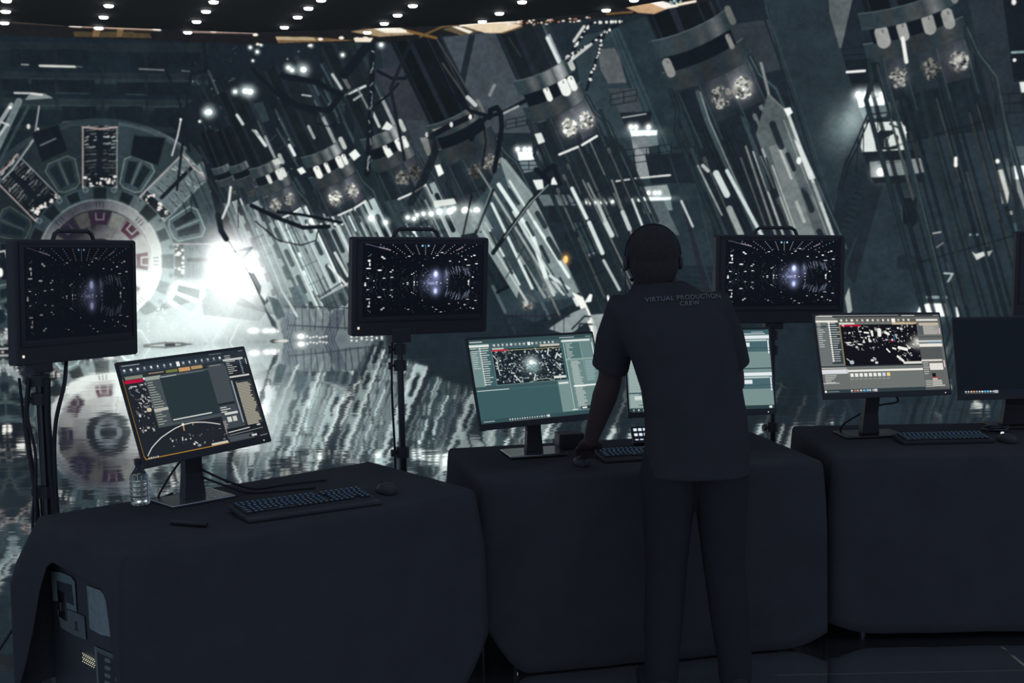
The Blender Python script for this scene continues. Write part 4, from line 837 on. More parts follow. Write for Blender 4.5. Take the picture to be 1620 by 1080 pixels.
class MB:
    """collects shapes in world space; build() makes ONE mesh object, local to its parent"""
    def __init__(self): self.v = []; self.f = []
    def add(self, vs, fs):
        n = len(self.v); self.v += [Vector(v) for v in vs]; self.f += [tuple(i + n for i in f) for f in fs]; return self
    def box(self, c, size, R=None, bev=0.0):
        hx, hy, hz = size[0] / 2, size[1] / 2, size[2] / 2
        bm = bmesh.new(); bmesh.ops.create_cube(bm, size=1)
        for v in bm.verts: v.co = Vector((v.co.x * size[0], v.co.y * size[1], v.co.z * size[2]))
        if bev: bmesh.ops.bevel(bm, geom=list(bm.edges), offset=bev, segments=2, affect='EDGES', profile=.6)
        bm.verts.index_update()
        R = R or Matrix.Identity(3); c = Vector(c)
        self.add([c + R @ v.co for v in bm.verts], [tuple(x.index for x in f.verts) for f in bm.faces]); bm.free(); return self
    def tube(self, pts, r, n=10, cap=True, ry=None):
        """round tube along points; r a number or list; ry second radius (list) for flattened sections"""
        pts = [Vector(p) for p in pts]; k = len(pts)
        rs = r if isinstance(r, (list, tuple)) else [r] * k
        rys = ry if isinstance(ry, (list, tuple)) else ([ry] * k if ry else rs)
        T0 = (pts[1] - pts[0]).normalized()
        ref = Vector((0, 0, 1)) if abs(T0.z) < .9 else Vector((1, 0, 0))
        N = T0.cross(ref).normalized(); vs = []; fs = []
        for i, p in enumerate(pts):
            T = ((pts[min(i + 1, k - 1)] - pts[max(i - 1, 0)])).normalized()
            N = (N - T * N.dot(T)).normalized(); B = T.cross(N)
            for j in range(n):
                a = 2 * math.pi * j / n
                vs.append(p + N * math.cos(a) * rs[i] + B * math.sin(a) * rys[i])
        for i in range(k - 1):
            for j in range(n):
                fs.append((i * n + j, i * n + (j + 1) % n, (i + 1) * n + (j + 1) % n, (i + 1) * n + j))
        if cap: fs.append(tuple(range(n))[::-1]); fs.append(tuple((k - 1) * n + j for j in range(n)))
        return self.add(vs, fs)
    def loft(self, secs, n=24, p=2.0):
        """stack of level super-ellipse sections (cx, cy, z, rx, ry[, turn])"""
        vs = []; fs = []
        for s in secs:
            t = s[5] if len(s) > 5 else 0
            for j in range(n):
                a = 2 * math.pi * j / n; c, d = math.cos(a), math.sin(a)
                x = s[3] * math.copysign(abs(c) ** (2 / p), c); y = s[4] * math.copysign(abs(d) ** (2 / p), d)
                vs.append((s[0] + x * math.cos(t) - y * math.sin(t), s[1] + x * math.sin(t) + y * math.cos(t), s[2]))
        for i in range(len(secs) - 1):
            for j in range(n): fs.append((i * n + j, i * n + (j + 1) % n, (i + 1) * n + (j + 1) % n, (i + 1) * n + j))
        fs.append(tuple(range(n))[::-1]); fs.append(tuple((len(secs) - 1) * n + j for j in range(n)))
        return self.add(vs, fs)
    def ball(self, c, r, n=12, R=None):
        r = r if isinstance(r, (tuple, list)) else (r, r, r); c = Vector(c); vs = []; fs = []; m_ = n // 2 + 1
        R = R or Matrix.Identity(3)
        for i in range(1, m_):
            th = math.pi * i / m_
            for j in range(n):
                a = 2 * math.pi * j / n
                vs.append(c + R @ Vector((r[0] * math.sin(th) * math.cos(a), r[1] * math.sin(th) * math.sin(a), r[2] * math.cos(th))))
        for i in range(m_ - 2):
            for j in range(n): fs.append((i * n + j, (i + 1) * n + j, (i + 1) * n + (j + 1) % n, i * n + (j + 1) % n))
        a = len(vs); vs.append(c + R @ Vector((0, 0, r[2]))); b = len(vs); vs.append(c - R @ Vector((0, 0, r[2])))
        for j in range(n):
            fs.append((a, j, (j + 1) % n)); fs.append((b, (m_ - 2) * n + (j + 1) % n, (m_ - 2) * n + j))
        return self.add(vs, fs)
    def build(self, name, material, parent=None, smooth=False, uv=None):
        off = parent_origin(parent)
        o = link_mesh(name, [v - off for v in self.v], self.f, material, parent, smooth)
        return o

ORG = {}
def parent_origin(p):
    o = Vector((0, 0, 0))
    while p is not None: o += p.location; p = p.parent
    return o
def tag(o, label=None, cat=None, group=None, kind=None):
    if label: o['label'] = label
    if cat: o['category'] = cat
    if group: o['group'] = group
    if kind: o['kind'] = kind
    return o
def thing(name, loc, label, cat, group=None):
    o = bpy.data.objects.new(name, None); o.empty_display_size = .05; COL.objects.link(o); o.location = Vector(loc)
    return tag(o, label, cat, group)
def rotz(a): return Matrix.Rotation(a, 3, 'Z')
def curve(p, n=10):
    """smooth path through points (Catmull-Rom)"""
    p = [Vector(q) for q in p]; p = [p[0] * 2 - p[1]] + p + [p[-1] * 2 - p[-2]]; out = []
    for i in range(1, len(p) - 2):
        for k in range(n):
            t = k / n
            out.append(.5 * ((2 * p[i]) + (-p[i - 1] + p[i + 1]) * t + (2 * p[i - 1] - 5 * p[i] + 4 * p[i + 1] - p[i + 2]) * t * t + (-p[i - 1] + 3 * p[i] - 3 * p[i + 1] + p[i + 2]) * t ** 3))
    return out + [p[-2]]

# ------------------------------------------------------------------ floor
def floor_material():
    m_ = bpy.data.materials.new('polished_stage_floor'); m_.use_nodes = True
    nt = m_.node_tree; b = nt.nodes['Principled BSDF']; N = nt.nodes.new; L = nt.links.new
    b.inputs['Base Color'].default_value = (.90, .94, .95, 1); b.inputs['Metallic'].default_value = .95
    tc = N('ShaderNodeTexCoord')
    # broad, gently uneven sheets
    mp = N('ShaderNodeMapping'); mp.inputs['Scale'].default_value = (.9, .7, 1); L(tc.outputs['Object'], mp.inputs[0])
    n1 = N('ShaderNodeTexNoise'); n1.inputs['Scale'].default_value = 1.6; n1.inputs['Detail'].default_value = 1; L(mp.outputs[0], n1.inputs['Vector'])
    mp2 = N('ShaderNodeMapping'); mp2.inputs['Scale'].default_value = (2.2, 3.6, 1); L(tc.outputs['Object'], mp2.inputs[0])
    n2 = N('ShaderNodeTexNoise'); n2.inputs['Scale'].default_value = 2.0; n2.inputs['Detail'].default_value = 2; L(mp2.outputs[0], n2.inputs['Vector'])
    # glossy panels, each lying a hair out of level
    br = N('ShaderNodeTexBrick'); br.inputs['Scale'].default_value = 1.0; br.inputs['Brick Width'].default_value = 1.9; br.inputs['Row Height'].default_value = .62
    br.inputs['Mortar Size'].default_value = .004; br.inputs['Mortar Smooth'].default_value = .2
    br.inputs['Color1'].default_value = (0, 0, 0, 1); br.inputs['Color2'].default_value = (1, 1, 1, 1); br.inputs['Mortar'].default_value = (.5, .5, .5, 1)
    L(tc.outputs['Object'], br.inputs['Vector'])
    sx = N('ShaderNodeSeparateXYZ'); L(tc.outputs['Object'], sx.inputs[0])
    c0 = N('ShaderNodeMath'); c0.operation = 'SUBTRACT'; c0.inputs[1].default_value = .5; L(br.outputs['Color'], c0.inputs[0])
    c1 = N('ShaderNodeMath'); c1.operation = 'MULTIPLY'; L(c0.outputs[0], c1.inputs[0]); L(sx.outputs['Y'], c1.inputs[1])
    b1 = N('ShaderNodeBump'); b1.inputs['Strength'].default_value = 1; b1.inputs['Distance'].default_value = FLOOR_B1; L(n1.outputs['Fac'], b1.inputs['Height'])
    b2 = N('ShaderNodeBump'); b2.inputs['Strength'].default_value = 1; b2.inputs['Distance'].default_value = FLOOR_B2; L(n2.outputs['Fac'], b2.inputs['Height']); L(b1.outputs[0], b2.inputs['Normal'])
    b3 = N('ShaderNodeBump'); b3.inputs['Strength'].default_value = 1; b3.inputs['Distance'].default_value = .0022; L(c1.outputs[0], b3.inputs['Height']); L(b2.outputs[0], b3.inputs['Normal'])
    L(b3.outputs[0], b.inputs['Normal'])
    r = N('ShaderNodeMapRange'); r.inputs['To Min'].default_value = .01; r.inputs['To Max'].default_value = .06; L(n2.outputs['Fac'], r.inputs['Value']); L(r.outputs[0], b.inputs['Roughness'])
    return m_
FLOOR_B1, FLOOR_B2 = .0030, .00055
fl = link_mesh('floor', [(-14, -3, 0), (14, -3, 0), (14, 20.6, 0), (-14, 20.6, 0)], [(0, 1, 2, 3)], floor_material())
tag(fl, kind='structure')

# ------------------------------------------------------------------ the curved video wall
wallpic = finish_wall(paint_wall())
wall_mat = picture_mat('reactor_hall_picture', wallpic, .6, (.01, .012, .014))
def build_video_wall():
    root = thing('video_wall', (0, WALL_CY + WALL_R, 0), 'tall curved video wall showing a huge sci-fi reactor hall of slanted piston columns', 'screen')
    n = 120; vs = []; fs = []; uvs = []
    for i in range(n + 1):
        s = WALL_S0 + (WALL_S1 - WALL_S0) * i / n; a = s / WALL_R
        x, y = WALL_R * math.sin(a), WALL_CY + WALL_R * math.cos(a)
        vs += [(x, y - root.location.y, 0), (x, y - root.location.y, WALL_H)]; uvs.append(i / n)
    for i in range(n): fs.append((i * 2, i * 2 + 2, i * 2 + 3, i * 2 + 1))
    o = link_mesh('screen_face', vs, fs, wall_mat, root)
    uv = o.data.uv_layers.new(name='UVMap')
    for p in o.data.polygons:
        for li in p.loop_indices:
            vi = o.data.loops[li].vertex_index; uv.data[li].uv = (uvs[vi // 2], vi % 2)
    # cabinets behind the face, and a rim
    vs = []; fs = []
    for i in range(n + 1):
        a = (WALL_S0 + (WALL_S1 - WALL_S0) * i / n) / WALL_R
        for r, z in ((WALL_R + .01, 0), (WALL_R + .01, WALL_H), (WALL_R + .18, WALL_H), (WALL_R + .18, 0)):
            vs.append((r * math.sin(a), WALL_CY + r * math.cos(a) - root.location.y, z))
    for i in range(n):
        for j in range(4): fs.append((i * 4 + j, i * 4 + (j + 1) % 4, i * 4 + 4 + (j + 1) % 4, i * 4 + 4 + j))
    fs += [(0, 1, 2, 3), (n * 4 + 3, n * 4 + 2, n * 4 + 1, n * 4)]
    link_mesh('panel_cabinet', vs, fs, M['plastic'], root)
build_video_wall()

# ------------------------------------------------------------------ dark hanging ceiling with small round lamps
ZC = 4.68
def build_ceiling():
    far = [on_z(px, py, ZC) for px, py in ((-120, 24), (0, 33), (110, 41), (250, 46), (400, 52), (560, 46), (700, 41), (800, 34), (930, 22), (1000, 10), (1080, -4), (1160, -24))]
    far = [(p[0], p[1]) for p in far]
    ring = [(-9.4, 8), (-9.8, 13.2)] + far + [(4.4, 13.6), (5.2, 11.5), (5.4, 8)]
    n = len(ring); vs = [(x, y, ZC) for x, y in ring] + [(x, y, ZC + .16) for x, y in ring]
    fs = [tuple(range(n)), tuple(range(2 * n - 1, n - 1, -1))] + [(i, i + n, (i + 1) % n + n, (i + 1) % n) for i in range(n)]
    o = link_mesh('ceiling', vs, fs, M['ceil']); tag(o, kind='structure')
build_ceiling()
rows = [
    ('first', [(7, 36), (9, 18), (10, 1)]), ('second', [(156, 44), (164, 27), (172, 9)]),
    ('third', [(297, 51), (311, 34), (326, 18), (338, 3)]), ('fourth', [(450, 43), (471, 27), (488, 13), (508, 0)]),
    ('fifth', [(581, 51), (608, 37), (629, 24), (653, 9)]), ('sixth', [(763, 34), (790, 21), (826, 3)]), ('seventh', [(959, 16), (1003, 0)])]
def build_lamps():
    proto = None; nth = ['at the far edge', 'second from far edge', 'third from far edge', 'fourth from far edge']
    for name, ps in rows:
        for k, (px, py) in enumerate(ps):
            p = on_z(px, py + 1, ZC - .02)
            lab = 'round white ceiling light, %s, %s row from the left' % (nth[k], name)
            if proto is None:
                proto = r = thing('ceiling_light', (p[0], p[1], ZC), lab, 'ceiling light', 'rows of small round lights in the dark ceiling')
                b = MB(); c = Vector((p[0], p[1], ZC))
                b.loft([(c.x, c.y, c.z - .036, .03, .03), (c.x, c.y, c.z - .033, .048, .048), (c.x, c.y, c.z - .022, .060, .060), (c.x, c.y, c.z - .008, .062, .062)], 20)
                b.build('diffuser', M['lamp'], r, True)
                b = MB(); b.loft([(c.x, c.y, c.z - .008, .070, .070), (c.x, c.y, c.z, .070, .070)], 20); b.build('rim', M['plastic'], r)
            else:
                r = proto.copy(); COL.objects.link(r); r.location = (p[0], p[1], ZC); r['label'] = lab
                for ch in proto.children:
                    d = ch.copy(); COL.objects.link(d); d.parent = r
build_lamps()

# ------------------------------------------------------------------ tables under black cloth
def drape(name, corners, z, drops, label, seed, flare=.02, corner=(.05,) * 4, fold=.012, cdrop=None):
    """cloth over a four-cornered top; drops = hang length per side (from corner i to i+1)"""
    R = random.Random(seed); C = [Vector((c[0], c[1], 0)) for c in corners]
    cen = sum(C, Vector()) / 4
    root = cen.copy(); pts = []
    for i in range(4):
        A, B = C[i], C[(i + 1) % 4]; P0, N0 = C[i - 1], C[(i + 2) % 4]
        d = (B - A); Ln = d.length; d.normalize(); nrm = Vector((d.y, -d.x, 0))
        if nrm.dot((A + B) / 2 - cen) < 0: nrm = -nrm
        k = max(8, int(Ln / .022))
        for j in range(k):
            t = j / k; s = t * Ln
            pts.append((A + d * s, nrm, i, s, Ln))
    n = len(pts)
    ph = [R.uniform(0, 6.28) for _ in range(12)]
    rings = [(-.02, 0.0), (0.0, .004), (.012, .018)]
    hs = [.05, .10, .17, .26, .36, .46, .56, .64, .70, .745]
    vs = []; fs = []
    for r in range(len(rings) + len(hs)):
        for (p, nr, side, s, Ln) in pts:
            # near a corner the outward direction swings towards the corner
            e = min(s, Ln - s); w = max(0, 1 - e / .16) ** 2
            oth = C[side] if s < Ln / 2 else C[(side + 1) % 4]
            diag = (oth - cen); diag.z = 0; diag.normalize()
            out = (nr * (1 - w * .5) + diag * w * .5).normalized()
            # side hang, blended at corners
            h0 = drops[side]; nb = drops[side - 1] if s < Ln / 2 else drops[(side + 1) % 4]
            hang = h0 * (1 - w * .5) + nb * w * .5
            ci = side if s < Ln / 2 else (side + 1) % 4
            if cdrop and ci in cdrop: w2 = max(0, 1 - e / .10); hang = hang * (1 - w2) + cdrop[ci] * w2
            if r < len(rings):
                q = p + out * rings[r][0] * 1.0; zz = z - rings[r][1]
            else:
                h = min(hs[r - len(rings)] / .745 * hang, z - .006)
                wave = sum(math.sin(s * f + ph[i_]) * a_ for i_, (f, a_) in enumerate(((14, .5), (23, .35), (37, .2)))) if Ln > 0 else 0
                q = p + out * (.014 + flare * (h / .745) + fold * wave * (h / .745) + w * corner[ci] * min(1, h / .2)); zz = z - .02 - h * .98
            vs.append(Vector((q.x, q.y, zz)))
    m_ = len(rings) + len(hs)
    for r in range(m_ - 1):
        for j in range(n): fs.append((r * n + j, r * n + (j + 1) % n, (r + 1) * n + (j + 1) % n, (r + 1) * n + j))
    fs.append(tuple(range(n))[::-1])
    base = Vector((cen.x, cen.y, z))
    o = link_mesh(name, [v - base for v in vs], fs, M['cloth'], None, True, base)
    sol = o.modifiers.new('thickness', 'SOLIDIFY'); sol.thickness = .003; sol.offset = -1
    tag(o, label, 'tablecloth'); return o

def folding_table(corners, z, label):
    C = [Vector((c[0], c[1], 0)) for c in corners]; cen = sum(C, Vector()) / 4
    r = thing('folding_table', (cen.x, cen.y, 0), label, 'table')
    b = MB(); ins = [c + (cen - c).normalized() * .02 for c in C]
    b.add([(c.x, c.y, z - .03) for c in ins] + [(c.x, c.y, z) for c in ins], [(3, 2, 1, 0), (4, 5, 6, 7)] + [(i, (i + 1) % 4, (i + 1) % 4 + 4, i + 4) for i in range(4)])
    b.build('tabletop', M['plastic'], r)
    for c in C:
        q = c + (cen - c).normalized() * .14
        MB().tube([(q.x, q.y, 0), (q.x, q.y, z - .03)], .014).build('leg', M['metal'], r)
    return r

T1 = [(-1.587, 3.94), (-.585, 4.80), (-.155, 4.235), (-1.13, 3.395)]
T2 = [(-.275, 5.09), (1.07, 5.36), (1.20, 4.65), (-.115, 4.38)]
T3 = [(1.29, 5.47), (3.0, 5.44), (2.99, 4.70), (1.275, 4.71)]
ZT = .75
drape('tablecloth', T1, ZT, (.62, .30, .74, .11), 'black cloth over the left table, its corner flaring above the stickered case', 1, .012, (.12, .05, .03, .012), .008, {0: .66, 3: .40})
drape('tablecloth', T2, ZT - .004, (.74, .62, .735, .3), 'black cloth over the middle table in front of the standing man', 2, .008, (.015,) * 4, .005)
drape('tablecloth', T3, ZT, (.74, .5, .715, .62), 'black cloth over the right hand table under the bright grey monitor', 3, .008, (.015,) * 4, .005)
folding_table(T2, ZT - .012, 'folding table hidden under the middle black cloth, behind the man\'s legs')
folding_table(T3, ZT - .008, 'folding table hidden under the right hand black cloth, beneath two monitors')

# wheeled road case carrying the left cloth, stickers on its end
def build_case():
    C = [Vector((c[0], c[1], 0)) for c in T1]; cen = sum(C, Vector()) / 4
    root = thing('road_case', (cen.x, cen.y, 0), 'dark road case with stickers on its end, under the left black cloth', 'flight case')
    ins = [c + (cen - c).normalized() * .022 for c in C]
    b = MB(); z0, z1 = .09, ZT - .016
    b.add([(c.x, c.y, z0) for c in ins] + [(c.x, c.y, z1) for c in ins], [(3, 2, 1, 0), (4, 5, 6, 7)] + [(i, (i + 1) % 4, (i + 1) % 4 + 4, i + 4) for i in range(4)])
    b.build('body', M['case'], root)
    for c in ins:
        q = c + (cen - c).normalized() * .09
        w = MB(); w.tube([(q.x - .016, q.y, .042), (q.x + .016, q.y, .042)], .042, 14); w.box((q.x, q.y, .083), (.07, .06, .012)); w.build('caster', M['shoe'], root)
    # the end panel: BL -> FL
    A, B = ins[0], ins[3]; u = (B - A).normalized(); nrm = Vector((u.y, -u.x, 0))
    if nrm.dot(A - cen) < 0: nrm = -nrm
    for z in (z0 + .012, z1 - .012):
        e = MB(); e.box((A + B) / 2 + Vector((0, 0, z)) + nrm * .001, ((B - A).length, .004, .022), Matrix((u, nrm, Vector((0, 0, 1)))).transposed(), .001); e.build('edge_trim', M['metal'], root)
    def onp(px, py, off):
        rr = Vector(ray(px, py)); o_ = Vector(CAM); P0 = A + nrm * off
        t = (P0 - o_).dot(nrm) / rr.dot(nrm); return o_ + rr * t
    def patch(name, q, m_, off=.0045, lab=None, par=root, thick=.001):
        vs = [onp(x, y, off) for x, y in q]; n = len(vs)
        bb = MB(); bb.add(vs + [v - nrm * thick for v in vs], [tuple(range(n)), tuple(range(2 * n - 1, n - 1, -1))] + [(i, i + n, (i + 1) % n + n, (i + 1) % n) for i in range(n)])
        o = bb.build(name, m_, par)
        if lab: o['label'] = lab
        return o
    s1 = patch('sticker', [(80, 903), (96, 905), (112, 912), (118, 920), (121, 968), (106, 962), (88, 950), (84, 950)], M['paper'], lab='worn square sticker with a dark middle')
    patch('printed_square', [(89, 918), (113, 925), (117, 958), (91, 946)], M['inkbk'], .0055, par=s1)
    s2 = patch('label_card', [(90, 958), (106, 963), (133, 975), (136, 1012), (118, 1005), (96, 992)], M['paper2'], .0042, lab='grey card label marked 1')
    patch('digit', [(118.5, 983), (121.5, 982.5), (122, 996), (124, 997), (124, 998.5), (117.5, 996), (117.5, 994.5), (119.4, 995), (119.2, 985.5), (117.4, 986)], M['inkbk'], .0055, par=s2)
    patch('film_pouch', [(137, 926), (158, 933), (166, 943), (185, 947), (185, 990), (182, 1002), (175, 1007), (160, 1004), (142, 994), (140, 965)], M['pouch'], lab='shiny clear document pouch')
    s4 = patch('notice_card', [(149, 1022), (192, 1041), (196, 1120), (156, 1110)], M['paper'], lab='notice card with rows of rounded squares')
    patch('dark_field', [(153, 1030), (191, 1047), (193, 1116), (158, 1106)], M['inkbk'], .0055, par=s4)
    patch('title_band', [(152, 1026), (190, 1044), (190.5, 1048), (152.5, 1030.5)], M['paper2'], .006, par=s4)
    for rr_, y in enumerate((1040, 1052, 1064, 1076)):
        for cc_, x in enumerate((165, 182)):
            yy = y + cc_ * 7
            patch('rounded_square', [(x + 1, yy), (x + 8, yy + 2.5), (x + 10, yy + 5), (x + 9, yy + 9), (x + 2, yy + 7), (x, yy + 4)], M['paper'], .0065, par=s4)
    vent = MB()
    for i in range(7):
        for j in range(5):
            x = 131 + i * 2.9 + (j % 2) * 1.2; y = 1033 + j * 3.2 + i * 1.6
            if x + (y - 1033) * -.5 < 121: continue
            c = onp(x, y, .0052); vent.ball(c, .0016, 6)
    vent.build('lit_vent_grid', M['ledgrid'], root)['label'] = 'small grid of glowing dots'
    lt = MB(); c = (A * .82 + B * .18) + Vector((0, 0, .47)); RR = Matrix((u, nrm, Vector((0, 0, 1)))).transposed()
    lt.box(c + nrm * .004, (.07, .008, .09), RR, .002); lt.box(c + nrm * .012, (.03, .012, .03), RR, .002); lt.build('latch', M['metal'], root)
build_case()

# ------------------------------------------------------------------ monitors
def frame_axes(yaw, tilt, roll=0.0):
    right = Vector((math.cos(yaw), math.sin(yaw), 0)); n = Vector((math.sin(yaw), -math.cos(yaw), 0))
    up = Vector((0, 0, 1)) * math.cos(tilt) - n * math.sin(tilt)
    r2 = right * math.cos(roll) + up * math.sin(roll); u2 = up * math.cos(roll) - right * math.sin(roll)
    f2 = r2.cross(u2)                      # towards the viewer of the screen
    return r2, u2, f2
def rounded(w, h, r, k=4):
    out = []
    for cx, cy, a0 in ((w / 2 - r, h / 2 - r, 0), (-w / 2 + r, h / 2 - r, 90), (-w / 2 + r, -h / 2 + r, 180), (w / 2 - r, -h / 2 + r, 270)):
        for i in range(k + 1):
            a = math.radians(a0 + 90 * i / k); out.append((cx + r * math.cos(a), cy + r * math.sin(a)))
    return out
def slab(c, ax, w, h, r, layers):
    """rounded slab; layers = (depth towards viewer, grow)"""
    b = MB(); vs = []; n = None
    for d, g in layers:
        pr = rounded(w + 2 * g, h + 2 * g, max(.001, r + g)); n = len(pr)
        vs += [c + ax[0] * x + ax[1] * y + ax[2] * d for x, y in pr]
    fs = []
    for i in range(len(layers) - 1):
        for j in range(n): fs.append((i * n + j, i * n + (j + 1) % n, (i + 1) * n + (j + 1) % n, (i + 1) * n + j))
    fs.append(tuple(range(n))[::-1]); fs.append(tuple((len(layers) - 1) * n + j for j in range(n)))
    return b.add(vs, fs)
def screen_quad(name, c, ax, x0, x1, y0, y1, d, material, parent):
    off = parent_origin(parent)
    vs = [c + ax[0] * x + ax[1] * y + ax[2] * d - off for x, y in ((x0, y0), (x1, y0), (x1, y1), (x0, y1))]
    o = link_mesh(name, vs, [(0, 1, 2, 3)], material, parent)
    uv = o.data.uv_layers.new(name='UVMap')
    for li, t in enumerate(((0, 0), (1, 0), (1, 1), (0, 1))): uv.data[li].uv = t
    return o

def desk_monitor(label, c, yaw, tilt, roll, w, h, pic, basepos, byaw, bsize, neckw=.06, base_m='satin', bez=(.008, .008, .010, .024), led=True):
    c = Vector(c); ax = frame_axes(yaw, tilt, roll); bp = Vector((basepos[0], basepos[1], ZT))
    root = thing('monitor', bp, label, 'monitor')
    slab(c, ax, w, h, .006, ((-.012, -.004), (-.009, 0), (-.001, 0), (0, -.001))).build('bezel', M['bezel'], root)
    slab(c - ax[1] * .01, ax, w * .62, h * .6, .03, ((-.05, -.03), (-.04, -.005), (-.014, .02), (-.0125, .03))).build('rear_housing', M['plastic'], root)
    screen_quad('screen', c, ax, -w / 2 + bez[0], w / 2 - bez[1], -h / 2 + bez[3], h / 2 - bez[2], .0008, pic, root)['label'] = 'lit screen'
    if led:
        e = c + ax[0] * (w / 2 - .035) - ax[1] * (h / 2 - .010); MB().ball(e + ax[2] * .0012, (.0022, .0022, .0022), 8).build('power_light', M['led_white'], root)
    # neck and foot
    hp = c - ax[2] * .052
    R = rotz(byaw); nk = MB(); top = hp.z + .03
    bx = Vector((hp.x, hp.y, 0)) * .55 + Vector((bp.x, bp.y, 0)) * .45
    fwd = R @ Vector((0, 1, 0))
    vs = []
    for q, z, ww, dd in ((bp, ZT + .012, neckw * .62, .022), (bp * .8 + bx * .2, ZT + .10, neckw * .5, .018), (bx, (ZT + top) / 2 + .02, neckw * .5, .016), (Vector((hp.x, hp.y, 0)), top, neckw * .5, .016)):
        for sx, sy in ((-1, -1), (1, -1), (1, 1), (-1, 1)): vs.append(Vector((q.x, q.y, z)) + R @ Vector((sx * ww, sy * dd, 0)))
    fs = [(i * 4 + j, i * 4 + (j + 1) % 4, i * 4 + 4 + (j + 1) % 4, i * 4 + 4 + j) for i in range(3) for j in range(4)] + [(3, 2, 1, 0), (12, 13, 14, 15)]
    nk.add(vs, fs); nk.build('neck', M['plastic'], root)
    pv = MB(); pv.box(c - ax[2] * .062 , (.10, .10, .035), Matrix((ax[0], ax[1], ax[2])).transposed(), .006); pv.build('swivel_mount', M['plastic'], root)
    f = MB(); f.box((bp.x, bp.y, ZT + .006), (bsize[0], bsize[1], .010), R, .003); f.build('base_plate', M[base_m], root)
    return root, c, ax

pics = {k: picture_mat(k, f.b, .22, strength=s) for k, f, s in (
    ('curve_editor_picture', ui_curve(), 1.0), ('viewport_editor_picture', ui_viewport(), 1.0), ('list_editor_picture', ui_lists(), 1.0),
    ('bright_editor_picture', ui_grey(), 1.0), ('blank_desktop_picture', ui_dark(), 1.0), ('camera_feed_dim_picture', ui_feed(.55, 3), 1.0), ('camera_feed_picture', ui_feed(1.0, 3), 1.0))}

desk_monitor('tilted monitor on the left table, showing a white arc on a dark editor window', (-1.073, 4.048, 1.099), .927, .35, .014, .54, .358, pics['curve_editor_picture'], (-1.125, 4.13), .75, (.24, .17), .064)
desk_monitor('monitor with teal editor window, left of the standing man', (.104, 4.70, 1.082), .60, .288, -.02, .615, .360, pics['viewport_editor_picture'], (.08, 4.89), .25, (.24, .18), .058)
desk_monitor('monitor mostly hidden behind the standing man', (.77, 4.911, 1.071), .054, .291, 0, .615, .365, pics['list_editor_picture'], (.77, 5.06), .1, (.24, .18), .06)
desk_monitor('bright grey editor monitor on the right table', (1.57, 5.05, 1.114), .39, .267, -.039, .615 * 1.08, .363, pics['bright_editor_picture'], (1.545, 5.17), .1, (.26, .17), .062, 'metal')
desk_monitor('nearly black monitor with only a row of taskbar icons, at far right', (2.24, 5.22, 1.072), .004, .238, 0, .615, .365, pics['blank_desktop_picture'], (2.25, 5.33), 0, (.24, .17), .11, 'metal')

